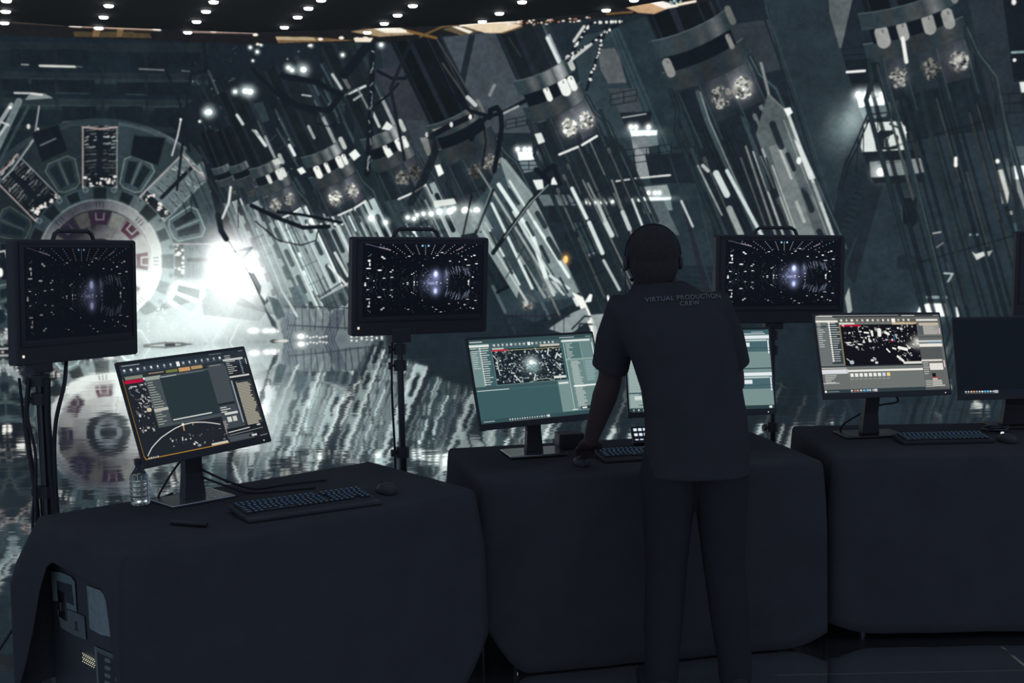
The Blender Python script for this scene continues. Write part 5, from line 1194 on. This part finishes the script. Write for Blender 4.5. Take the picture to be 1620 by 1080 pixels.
# boxy production monitors on floor stands
def stand_monitor(label, slabel, c, yaw, tilt, roll, w, h, pic, polex, badge=True, pr=.017, bundle=0, dk=.055):
    c = Vector(c); ax = frame_axes(yaw, tilt, roll)
    pc = c + ax[0] * polex - ax[2] * (dk * .55)
    pole = Vector((pc.x, pc.y, 0))
    bot = c.z - h / 2 - .03
    root = thing('field_monitor', c - Vector((0, 0, h / 2)), label, 'monitor')
    slab(c, ax, w, h, .012, ((-dk, -.012), (-dk + .01, 0), (-.006, 0), (0, -.004))).build('housing', M['plastic'], root)
    s = screen_quad('screen', c, ax, -w / 2 + .045 * w / .62, w / 2 - .032 * w / .62, -h * .5 + h * .20, h * .5 - h * .062, .0012, pic, root); s['label'] = 'dim camera picture'
    bz = MB(); sx0, sx1, sy0, sy1 = -w / 2 + .02, w / 2 - .02, -h * .5 + h * .165, h * .5 - h * .035
    def bar(x0, x1, y0, y1): bz.box(c + ax[0] * (x0 + x1) / 2 + ax[1] * (y0 + y1) / 2 + ax[2] * .002, (x1 - x0, y1 - y0, .006), Matrix((ax[0], ax[1], ax[2])).transposed(), .001)
    bar(sx0, sx1, sy1, sy1 + .008); bar(sx0, sx1, sy0 - .008, sy0); bar(sx0, sx0 + .008, sy0, sy1); bar(sx1 - .008, sx1, sy0, sy1)
    bz.build('inner_bezel', M['bezel'], root)
    hw = w * .15; z = ax[1]; hc = c - ax[2] * dk * .5 + ax[0] * (-.02 if w > .63 else 0)
    pts = [hc - ax[0] * hw * 1.12 + z * (h / 2 - .004), hc - ax[0] * hw + z * (h / 2 + .022), hc - ax[0] * (hw * .8) + z * (h / 2 + .034), hc + ax[0] * (hw * .8) + z * (h / 2 + .034), hc + ax[0] * hw + z * (h / 2 + .022), hc + ax[0] * hw * 1.12 + z * (h / 2 - .004)]
    MB().tube(pts, .0085, 10).build('handle', M['plastic'], root)
    if badge:
        e = c - ax[0] * (w / 2 - .03) - ax[1] * (h / 2 - .035) + ax[2] * .001
        MB().box(e, (.009, .010, .003), Matrix((ax[0], ax[1], ax[2])).transposed(), .001).build('indicator', M['led_warm'], root)
    br = MB(); br.box(Vector((pc.x, pc.y, bot + .03)), (.09, .05, .06), rotz(yaw), .004); br.build('tilt_joint', M['plastic'], root); br = MB(); br.box(c - ax[2] * (dk + .01) + ax[0] * polex * .5, (.12, .12, .018), Matrix((ax[0], ax[1], ax[2])).transposed(), .003); br.build('mount_bracket', M['plastic'], root)
    # stand
    st = thing('light_stand', pole, slabel, 'stand')
    MB().tube([pole, pole + V(0, 0, bot * .62)], pr, 14).build('pole', M['metal'], st)
    MB().tube([pole + V(0, 0, bot * .60), pole + V(0, 0, bot)], pr * .78, 14).build('pole', M['metal'], st)
    for zz in (bot * .60, bot - .10, bot - .03):
        MB().tube([pole + V(0, 0, zz - .022), pole + V(0, 0, zz + .022)], pr * 1.5, 14).build('collar', M['plastic'], st)
        q = pole + V(-.035, -.012, zz); k = MB(); k.tube([pole + V(0, 0, zz), q], .006); k.tube([q, q + V(-.014, -.004, 0)], .016, 8); k.build('knob', M['plastic'], st)
    for k in range(3):
        a = 2.094 * k + 1.57; q = pole + Vector((math.cos(a), math.sin(a), 0)) * .27
        l = MB(); l.tube([pole + V(0, 0, .30), pole * .45 + q * .55 + V(0, 0, .18), q + V(0, 0, .012)], .009); l.ball(q + V(0, 0, .014), .014, 8); l.build('leg', M['metal'], st)
    return c, ax, pole, bot

c1 = stand_monitor('dim boxy monitor at the far left, angled away, on a stand wrapped in cables', 'floor stand wrapped in cables, left of the tilted monitor', (-1.706, 4.75, 1.426), 1.096, -.017, -.021, .62, .476, pics['camera_feed_dim_picture'], -.19, pr=.024)
c2 = stand_monitor('boxy monitor with handle on a stand behind the gap between left and middle tables', 'floor stand rising behind the peak of the left table', (-.382, 5.17, 1.437), .494, -.062, -.023, .639, .417, pics['camera_feed_picture'], -.10, pr=.019)
c3 = stand_monitor('boxy monitor with handle on a stand, right of the man\'s shoulder', 'floor stand between the middle and right tables', (1.278, 5.68, 1.415), .189, .012, -.024, .648, .417, pics['camera_feed_picture'], -.03, badge=False, pr=.017)
c4 = stand_monitor('dark boxy monitor cut off by the right edge of the picture', 'floor stand near the right edge, behind the nearly black monitor', (2.83, 5.95, 1.40), -.1, 0, -.02, .64, .42, pics['camera_feed_dim_picture'], 0, badge=False)

def cable(name, pts, r, label, group=None, m_='rubber'):
    pts = curve(pts, 8); o = pts[0].copy(); b = MB(); b.tube(pts, r, 8)
    ob = link_mesh(name, [v - o for v in b.v], b.f, M[m_], None, True, o)
    return tag(ob, label, 'cable', group)
# bundle down the left stand
p0 = c1[2]; zb = c1[3]
for i, (dx, dy, r, mm, lab) in enumerate(((-.040, -.02, .010, 'rubber', 'thick black cable running down the left side of the leftmost stand'), (-.062, .0, .006, 'rubber', 'outermost thin black cable hanging beside the leftmost stand'), (-.028, -.045, .006, 'metal', 'thin glinting cable in front of the leftmost stand'), (.040, -.02, .013, 'rubber', 'thickest black cable down the right side of the leftmost stand'))):
    R_ = random.Random(i); k = []
    for j in range(9):
        z = zb - .02 - (zb - .05) * j / 8; wob = R_.uniform(-.008, .008)
        k.append(p0 + V(dx * (1 + .25 * math.sin(j * 1.1 + i)) + wob, dy + R_.uniform(-.005, .005), max(z, r + .002)))
    cable('cable', k, r, lab)
for z in (zb - .12, zb - .32, zb - .62):
    pass
cable('cable', [c1[0] - c1[1][0] * .02 - c1[1][1] * .23 - c1[1][2] * .06, p0 + V(.085, .02, zb - .05), p0 + V(.062, -.03, zb - .20), p0 + V(.052, -.035, zb - .40), p0 + V(.058, -.03, zb - .8), p0 + V(.07, -.05, .02)], .008, 'cable looping from the underside of the leftmost boxy monitor to its stand')
pz = c2[2]
cable('cable', [pz + V(-.03, -.02, c2[3]), pz + V(-.036, -.025, c2[3] - .2), pz + V(-.030, -.03, c2[3] - .5), pz + V(-.034, -.03, .5), pz + V(-.03, -.03, .02)], .005, 'thin cable taped along the stand behind the left table\'s peak')
cable('cable', [V(-1.09, 4.12, .86), V(-1.02, 4.20, .80), V(-.94, 4.27, .757), V(-.84, 4.33, .757), V(-.70, 4.40, .757)], .004, 'upper of two black cables trailing right from the tilted monitor')
cable('cable', [V(-1.09, 4.13, .83), V(-1.02, 4.17, .79), V(-.95, 4.21, .756), V(-.86, 4.22, .756), V(-.72, 4.27, .756)], .004, 'lower of two black cables trailing right from the tilted monitor')
cable('cable', [V(-1.13, 4.16, .93), V(-1.19, 4.17, .86), V(-1.23, 4.16, .80), V(-1.25, 4.15, .756), V(-1.22, 4.22, .756)], .004, 'black cable curling between the water bottle and the tilted monitor\'s neck')
cable('cable', [V(1.62, 5.12, .95), V(1.66, 5.14, .90), V(1.58, 5.20, .87), V(1.46, 5.22, .80), V(1.44, 5.25, .757)], .004, 'black cable hanging under the bright grey monitor')

# ------------------------------------------------------------------ keyboards and mice
def keyboard(label, c, yaw, w=.45, d=.15, z=ZT, rest=.0, glow=('keyglow', 'keyglow2'), seed=0):
    R = rotz(yaw); c = Vector((c[0], c[1], z)); root = thing('keyboard', c, label, 'keyboard'); rg = random.Random(seed)
    tilt = Matrix.Rotation(math.radians(3.5), 3, 'X'); RR = R @ tilt
    def P(x, y, h): return c + V(0, 0, .013) + RR @ Vector((x, y, h))
    b = MB(); b.box(P(0, 0, 0), (w, d, .016), RR, .004); b.build('body', M['plastic'], root)
    if rest:
        b = MB(); b.box(c + V(0, 0, .0075) + R @ Vector((0, -d / 2 - rest / 2 - .001, 0)), (w * .99, rest, .013), R, .004); b.build('wrist_rest', M['plastic'], root)
    keys = MB(); leg = MB(); leg2 = MB(); pitch = .0188
    rows_ = 6; cols = int((w - .02) / pitch)
    for r in range(rows_):
        y = d / 2 - .018 - r * (d - .034) / (rows_ - 1); x = -w / 2 + .012; k = 0
        while x < w / 2 - .02:
            kw = pitch * (1 if not (k == 0 and r > 1) else 1.6)
            if r == 5 and k == 3: kw = pitch * 6
            if x + kw > w / 2 - .006: break
            if not (cols > 20 and k in (15,)):
                keys.box(P(x + kw / 2, y, .0115), (kw - .003, .0155, .007), RR, .0015)
                g = leg if rg.random() < .6 else leg2
                g.add([P(x + kw / 2 + sx * .0042, y + sy * .0042, .01525) for sx, sy in ((-1, -1), (1, -1), (1, 1), (-1, 1))], [(0, 1, 2, 3)])
            x += kw; k += 1
    n0 = len(keys.f); keys.add(leg.v, leg.f); n1 = len(keys.f); keys.add(leg2.v, leg2.f)
    ko = keys.build('keycaps', M['bezel'], root); ko['label'] = 'dark keys with faintly glowing blue legends'
    ko.data.materials.append(M[glow[0]]); ko.data.materials.append(M[glow[1]])
    for p in ko.data.polygons:
        if p.index >= n0: p.material_index = 1 if p.index < n1 else 2
    return root
keyboard('blue lit keyboard with wrist rest on the left table', (-.715, 3.985), .545, .47, .145, ZT, .055, seed=1)
keyboard('keyboard with blue glow on the middle table beside the man\'s hand', (.55, 4.80), .19, .44, .14, ZT - .004, .03, seed=2)
keyboard('barely lit keyboard on the right table below the nearly black monitor', (1.80, 4.98), .02, .38, .14, ZT, 0, ('keyglow2', 'keyglow'), seed=3)
def mouse(label, c, yaw, z=ZT, led=False):
    R = rotz(yaw); c = Vector((c[0], c[1], z)); root = thing('mouse', c, label, 'computer mouse')
    b = MB(); vs = []; fs = []; n = 20; prof = ((0, .0, .98), (.004, .0, 1.0), (.014, .0, .99), (.024, -.002, .88), (.032, -.005, .66), (.036, -.008, .34), (.037, -.008, .05))
    for h, sh, k in prof:
        for j in range(n):
            a = 2 * math.pi * j / n; x = .031 * math.cos(a) * k; y = .059 * math.sin(a) * k + sh; h2 = h * (1 - .22 * max(0, y / .06))
            vs.append(c + R @ Vector((x, y, h2 + .001)))
    for i in range(len(prof) - 1):
        for j in range(n): fs.append((i * n + j, i * n + (j + 1) % n, (i + 1) * n + (j + 1) % n, (i + 1) * n + j))
    fs.append(tuple(range(n))[::-1]); fs.append(tuple((len(prof) - 1) * n + j for j in range(n)))
    b.add(vs, fs); b.build('shell', M['plastic'], root, True)
    w = MB(); q = c + R @ Vector((0, .034, .028)); w.tube([q - R @ Vector((.004, 0, 0)), q + R @ Vector((.004, 0, 0))], .009, 12); w.build('scroll_wheel', M['led_white'] if led else M['rubber'], root)
    return root
mouse('black mouse right of the wrist rest keyboard on the left table', (-.455, 4.185), .5)
mouse('black mouse under the man\'s left hand', (.262, 4.645), .15, ZT - .004)
mouse('mouse with a glowing white wheel on the right table, below the nearly black monitor', (2.05, 4.94), .1, ZT, True)

# key pad with lit buttons
def key_pad():
    c = Vector((.555, 5.02, ZT - .004)); R = rotz(.15); root = thing('control_pad', c, 'small control pad with glowing white buttons, half hidden by the man', 'control pad')
    T = R @ Matrix.Rotation(math.radians(50), 3, 'X')
    b = MB(); b.box(c + V(0, 0, .048), (.118, .084, .016), T, .004); b.build('body', M['plastic'], root)
    s = MB(); s.box(c + V(0, .02, .022), (.10, .05, .04), R, .003); s.build('foot', M['plastic'], root)
    for r in range(3):
        for k in range(5):
            q = c + V(0, 0, .048) + T @ Vector((-.042 + k * .021, .024 - r * .024, .0095))
            hgt = (.012, .012, .004)[r]
            u = MB(); u.box(q, (.014, hgt, .002), T, .0006); u.build('lit_button', M['padglow'], root)
key_pad()
# bottle
def bottle():
    c = Vector((-1.288, 4.065, ZT)); root = thing('water_bottle', c, 'clear ribbed plastic water bottle under the corner of the tilted monitor', 'bottle')
    prof = [(0, .022), (.003, .030)]; z = .008
    while z < .088: prof += [(z, .0325), (z + .005, .0335), (z + .010, .0335), (z + .013, .0315)]; z += .0165
    prof += [(z, .033), (z + .015, .030), (z + .032, .018), (z + .04, .0125), (z + .055, .0125)]
    b = MB(); b.loft([(c.x, c.y, c.z + .001 + zz, r, r) for zz, r in prof], 28)
    o = b.build('bottle_body', M['water'], root, True)
    z += .052; b = MB(); b.loft([(c.x, c.y, c.z + z, .0145, .0145), (c.x, c.y, c.z + z + .016, .0145, .0145), (c.x, c.y, c.z + z + .018, .012, .012)], 20); b.build('cap', M['cap'], root)
bottle()
def small_things():
    p = on_z(297, 832, ZT); r = thing('marker_pen', (p[0], p[1], ZT), 'dark marker pen lying near the front corner of the left table', 'pen')
    d = rotz(-.35) @ Vector((1, 0, 0)); c = Vector((p[0], p[1], ZT + .010))
    MB().tube([c - d * .06, c + d * .03], .0085, 12).build('barrel', M['plastic'], r); MB().tube([c + d * .03, c + d * .07, c + d * .073], [.0095, .0095, .006], 12).build('cap', M['bezel'], r)
    r = thing('docking_box', (.235, 5.03, ZT - .004), 'small black box behind the teal monitor\'s base', 'box')
    MB().box((.235, 5.03, ZT + .029), (.11, .09, .066), rotz(.2), .006).build('body', M['plastic'], r)
    for i in range(3): MB().box(((.21 + i * .022), 4.985 + i * .0044, ZT + .03), (.012, .004, .008), rotz(.2), .001).build('port', M['metal'], r)
    r = thing('cable_coil', (2.12, 5.20, ZT), 'loose coil of thin cable on the right table by the dark monitor', 'cable')
    b = MB(); pts = [Vector((2.10 + (.05 + .006 * math.sin(a * 3.1)) * math.cos(a), 5.18 + (.05 + .004 * math.cos(a * 2.3)) * math.sin(a), ZT + .005 + a * .0012)) for a in [i * .3 for i in range(64)]]
    b.tube(pts, .0035, 6); b.build('loops', M['metal'], r)
small_things()
# ------------------------------------------------------------------ the man seen from behind
def remesh(o, size, smooth=6):
    m_ = o.modifiers.new('union', 'REMESH'); m_.mode = 'VOXEL'; m_.voxel_size = size; m_.use_smooth_shade = True
    s = o.modifiers.new('soften', 'SMOOTH'); s.factor = .5; s.iterations = smooth

PX, PY = .60, 4.17            # ground point under him
def build_person():
    base = Vector((PX, PY, 0))
    S_L, E_L, W_L = V(.385, 4.215, 1.372), V(.352, 4.335, 1.112), V(.292, 4.50, .872)
    S_R, E_R, W_R = V(.725, 4.225, 1.376), V(.797, 4.315, 1.105), V(.672, 4.50, .875)
    HC = V(.501, 4.235, 1.553)                       # middle of the head
    b = MB()
    # trunk: hips to neck, leaning a little to his left
    b.loft([(.635, 4.16, .86, .150, .105), (.635, 4.16, .93, .156, .110), (.630, 4.165, 1.02, .146, .105), (.612, 4.175, 1.12, .150, .108), (.580, 4.19, 1.22, .168, .115),
            (.564, 4.205, 1.31, .180, .115), (.552, 4.215, 1.38, .170, .100), (.540, 4.222, 1.425, .118, .080), (.526, 4.228, 1.46, .076, .066), (.512, 4.235, 1.50, .068, .064), (.505, 4.238, 1.54, .064, .064)], 28, 2.3)
    # skull, jaw, nose, ears: he looks ahead (+y) and slightly down
    Rh = Matrix.Rotation(math.radians(-10), 3, 'X')
    b.ball(HC + V(0, -.004, .022), (.076, .094, .088), 20, Rh); b.ball(HC + V(0, .028, -.030), (.058, .068, .070), 18, Rh); b.ball(HC + V(0, .062, -.070), (.034, .034, .026), 12)
    b.tube([HC + V(0, .094, .012), HC + V(0, .112, -.018), HC + V(0, .100, -.026)], [.008, .013, .009], 8)
    for sx in (-1, 1): b.ball(HC + V(sx * .079, -.004, -.010), (.009, .017, .030), 10, Matrix.Rotation(sx * .25, 3, 'Z'))
    b.tube([HC + V(-.022, .100, -.048), HC + V(0, .106, -.047), HC + V(.022, .100, -.048)], [.003, .006, .003], 8)
    # arms
    for S, E, W in ((S_L, E_L, W_L), (S_R, E_R, W_R)):
        sh = S * .75 + V(.55, 4.21, 1.36) * .25
        b.tube([sh, S, S * .6 + E * .4, E * .92 + S * .08, E, E * .75 + W * .25, E * .35 + W * .65, W, W * 1.06 - E * .06], [.050, .052, .049, .045, .045, .047, .037, .028, .027], 16)
    # legs
    for sx, kx, ax_ in ((-1, .53, .505), (1, .735, .765)):
        b.tube([V(.632 + sx * .07, 4.16, .93), V(.632 + sx * .088, 4.16, .82), V((.632 + sx * .085 + kx) / 2, 4.165, .66), V(kx, 4.17, .48), V((kx + ax_) / 2, 4.15, .33), V(ax_, 4.12, .10), V(ax_, 4.12, .07)], [.09, .088, .072, .055, .055, .037, .038], 16)
        b.tube([V(ax_, 4.07, .045), V(ax_ + sx * .01, 4.16, .04), V(ax_ + sx * .025, 4.27, .028)], [.034, .038, .024], 12, ry=[.03, .03, .018])
    # hands: palm, four bent fingers of different length, thumb from the side of the palm
    def hand(W, E, tgt, side, over):
        d = (tgt - W).normalized(); up = V(0, 0, 1); lat = d.cross(up).normalized(); nn = lat.cross(d).normalized()   # lat points to +x when d is +y
        R = Matrix((lat, d, nn)).transposed()
        pc = W + d * .052
        b.ball(pc, (.040, .052, .017), 14, R); b.ball(W + d * .012, (.028, .03, .021), 10, R)
        for k, (off, ln) in enumerate(((-.030, .070), (-.010, .080), (.010, .076), (.029, .060))):
            o_ = off * side; r0 = pc + d * .040 + lat * o_
            p1 = r0 + d * ln * .42 + nn * (.004 if over else .0) + lat * o_ * .12
            p2 = p1 + d * ln * .30 - nn * ln * (.20 if over else .12); p3 = p2 + d * ln * .16 - nn * ln * .24
            b.tube([r0 - d * .015, r0, p1, p2, p3], [.0095, .0092, .0086, .0078, .0062], 10)
        t0 = pc - d * .025 - lat * .030 * side
        b.tube([t0 + lat * .01 * side, t0 - lat * .016 * side + d * .02 - nn * .004, t0 - lat * .020 * side + d * .045 - nn * .010, t0 - lat * .012 * side + d * .062 - nn * .014], [.013, .0115, .0095, .007], 10)
    hand(W_L, E_L, V(.266, 4.66, .782), -1, True)
    hand(W_R, E_R, V(.645, 4.62, .785), 1, False)
    person = link_mesh('person', [v - base for v in b.v], b.f, M['skin'], None, True, base)
    remesh(person, .0055, 4)
    tag(person, 'man seen from behind in black t-shirt and headset, one hand on a mouse', 'person')
    # eyes
    for sx in (-1, 1):
        MB().ball(HC + V(sx * .030, .083, .012), .0115, 10).build('eye', M['white_eye'], person, True)
    # hair: close cropped cap, down to the nape
    h = MB(); h.ball(HC + V(0, -.012, .028), (.093, .102, .093), 24, Rh); h.ball(HC + V(0, -.034, -.018), (.088, .072, .082), 20, Rh); h.ball(HC + V(0, -.040, -.062), (.074, .048, .044), 16)
    hv = []
    ho = h.build('hair', M['hair'], person, True); remesh(ho, .006, 5)
    # t-shirt
    s = MB()
    s.loft([(.640, 4.158, .80, .184, .132), (.640, 4.16, .90, .182, .134), (.638, 4.163, 1.00, .178, .130), (.624, 4.17, 1.10, .176, .130), (.602, 4.185, 1.20, .184, .135),
            (.567, 4.20, 1.30, .200, .133), (.556, 4.212, 1.36, .196, .120), (.552, 4.218, 1.405, .172, .098), (.540, 4.224, 1.443, .124, .082), (.522, 4.227, 1.476, .088, .076)], 36, 2.4)
    for S, E, sd in ((S_L, E_L, -1), (S_R, E_R, 1)):
        inn = V(.55 + sd * .10, 4.21, 1.345); K = S * .22 + E * .78
        s.tube([inn, S + V(-sd * .015, 0, -.004), S * .62 + E * .38 + V(sd * .004, 0, 0), K + V(sd * .006, -.004, 0), K + (E - S).normalized() * .012 + V(sd * .008, -.006, 0)], [.090, .080, .070, .068, .066], 20)
    so = s.build('t_shirt', M['shirt'], person, True); remesh(so, .006, 6)
    so['label'] = 'black t-shirt with grey lettering across the shoulders'
    t = MB()
    t.loft([(.636, 4.16, .80, .174, .126), (.636, 4.16, .90, .170, .122), (.634, 4.162, .99, .160, .116)], 28, 2.3)
    for sx, kx, ax_ in ((-1, .53, .505), (1, .735, .765)):
        t.tube([V(.632 + sx * .075, 4.16, .90), V(.632 + sx * .092, 4.16, .80), V((.632 + sx * .09 + kx) / 2, 4.165, .64), V(kx, 4.165, .47), V((kx + ax_) / 2, 4.145, .30), V(ax_, 4.12, .12), V(ax_, 4.12, .065)], [.098, .102, .088, .074, .070, .060, .060], 18)
    to = t.build('trousers', M['trouser'], person, True); remesh(to, .008, 5)
    for sx, ax_ in ((-1, .505), (1, .765)):
        f = MB(); f.tube([V(ax_, 4.05, .050), V(ax_ + sx * .004, 4.10, .052), V(ax_ + sx * .014, 4.20, .044), V(ax_ + sx * .028, 4.31, .034), V(ax_ + sx * .030, 4.335, .030)], [.036, .044, .050, .046, .022], 16, ry=[.044, .050, .042, .030, .018])
        f.box(V(ax_ + sx * .015, 4.19, .009), (.088, .29, .016), rotz(-sx * .07), .006)
        f.build('shoe', M['shoe'], person, True)
    # lettering, laid on the back of the shirt
    bpy.context.view_layer.update()
    from mathutils.bvhtree import BVHTree
    dg = bpy.context.evaluated_depsgraph_get(); ev = so.evaluated_get(dg); em = ev.to_mesh()
    off = parent_origin(so)
    tree = BVHTree.FromPolygons([v.co + off for v in em.vertices], [tuple(p.vertices) for p in em.polygons])
    ev.to_mesh_clear()
    for txt, px, py, width, arch in (('VIRTUAL PRODUCTION', 1086, 471.5, 128, 2.0), ('CREW', 1093.5, 480.5, 33, 0.5)):
        cu = bpy.data.curves.new('print_' + txt.split()[0].lower(), 'FONT'); cu.body = txt; cu.align_x = 'CENTER'; cu.align_y = 'CENTER'; cu.size = 1; cu.space_character = 1.12; cu.offset = .012
        to_ = bpy.data.objects.new('tmp', cu); COL.objects.link(to_); bpy.context.view_layer.update()
        dg = bpy.context.evaluated_depsgraph_get(); me = bpy.data.meshes.new_from_object(to_.evaluated_get(dg))
        bpy.data.objects.remove(to_)
        bm = bmesh.new(); bm.from_mesh(me); bmesh.ops.triangulate(bm, faces=bm.faces)
        xs = [v.co.x for v in bm.verts]; w_ = max(xs) - min(xs); sc = width / w_ * (4.0 / FOC)      # metres per glyph unit
        org = Vector(at(px, py, 4.08)); vs = []
        for v in bm.verts:
            x = v.co.x * sc; zz = v.co.y * sc * .92 - arch * .001 * (x / .06) ** 2 * .35
            o_ = Vector((org.x + x, org.y - .6, org.z + zz + x * .02)); hit = tree.ray_cast(o_, Vector((0, 1, 0)))
            q = hit[0] if hit[0] is not None else Vector((o_.x, 4.12, o_.z))
            vs.append(Vector(q) + V(0, -.007, 0))
        fs = [tuple(v.index for v in f.verts) for f in bm.faces]; bm.free(); bpy.data.meshes.remove(me)
        mb = MB(); mb.add(vs, fs); ob = mb.build('lettering', M['print'], so); ob['label'] = 'grey letters reading ' + txt
    # headset worn over the hair
    hs = thing('headset', HC + V(-.09, 0, 0), 'thin black headset with a microphone boom on the man\'s left ear', 'headset')
    pts = [HC + V(math.cos(a) * .098, -.004, .016 + math.sin(a) * .108) for a in [math.pi * i / 20 for i in range(21)]]
    MB().tube(pts, .0035, 8).build('headband', M['bezel'], hs, True)
    for sx in (-1, 1):
        c = HC + V(sx * .095, -.002, -.012)
        MB().tube([c - V(sx * .008, 0, 0), c + V(sx * .004, 0, 0), c + V(sx * .010, 0, 0)], [.024, .028, .016], 18).build('ear_cup', M['plastic'], hs, True)
    MB().tube(curve([HC + V(-.100, .0, .004), HC + V(-.104, .012, -.03), HC + V(-.098, .05, -.062), HC + V(-.07, .088, -.072)], 6), .0026, 8).build('microphone_boom', M['steel'], hs, True)
    MB().ball(HC + V(-.064, .092, -.073), .008, 8).build('microphone', M['rubber'], hs, True)
    MB().tube(curve([HC + V(-.102, -.004, -.028), HC + V(-.098, -.012, -.075), HC + V(-.100, -.020, -.125), HC + V(-.108, -.02, -.165)], 6), .0018, 6).build('lead', M['rubber'], hs, True)
build_person()
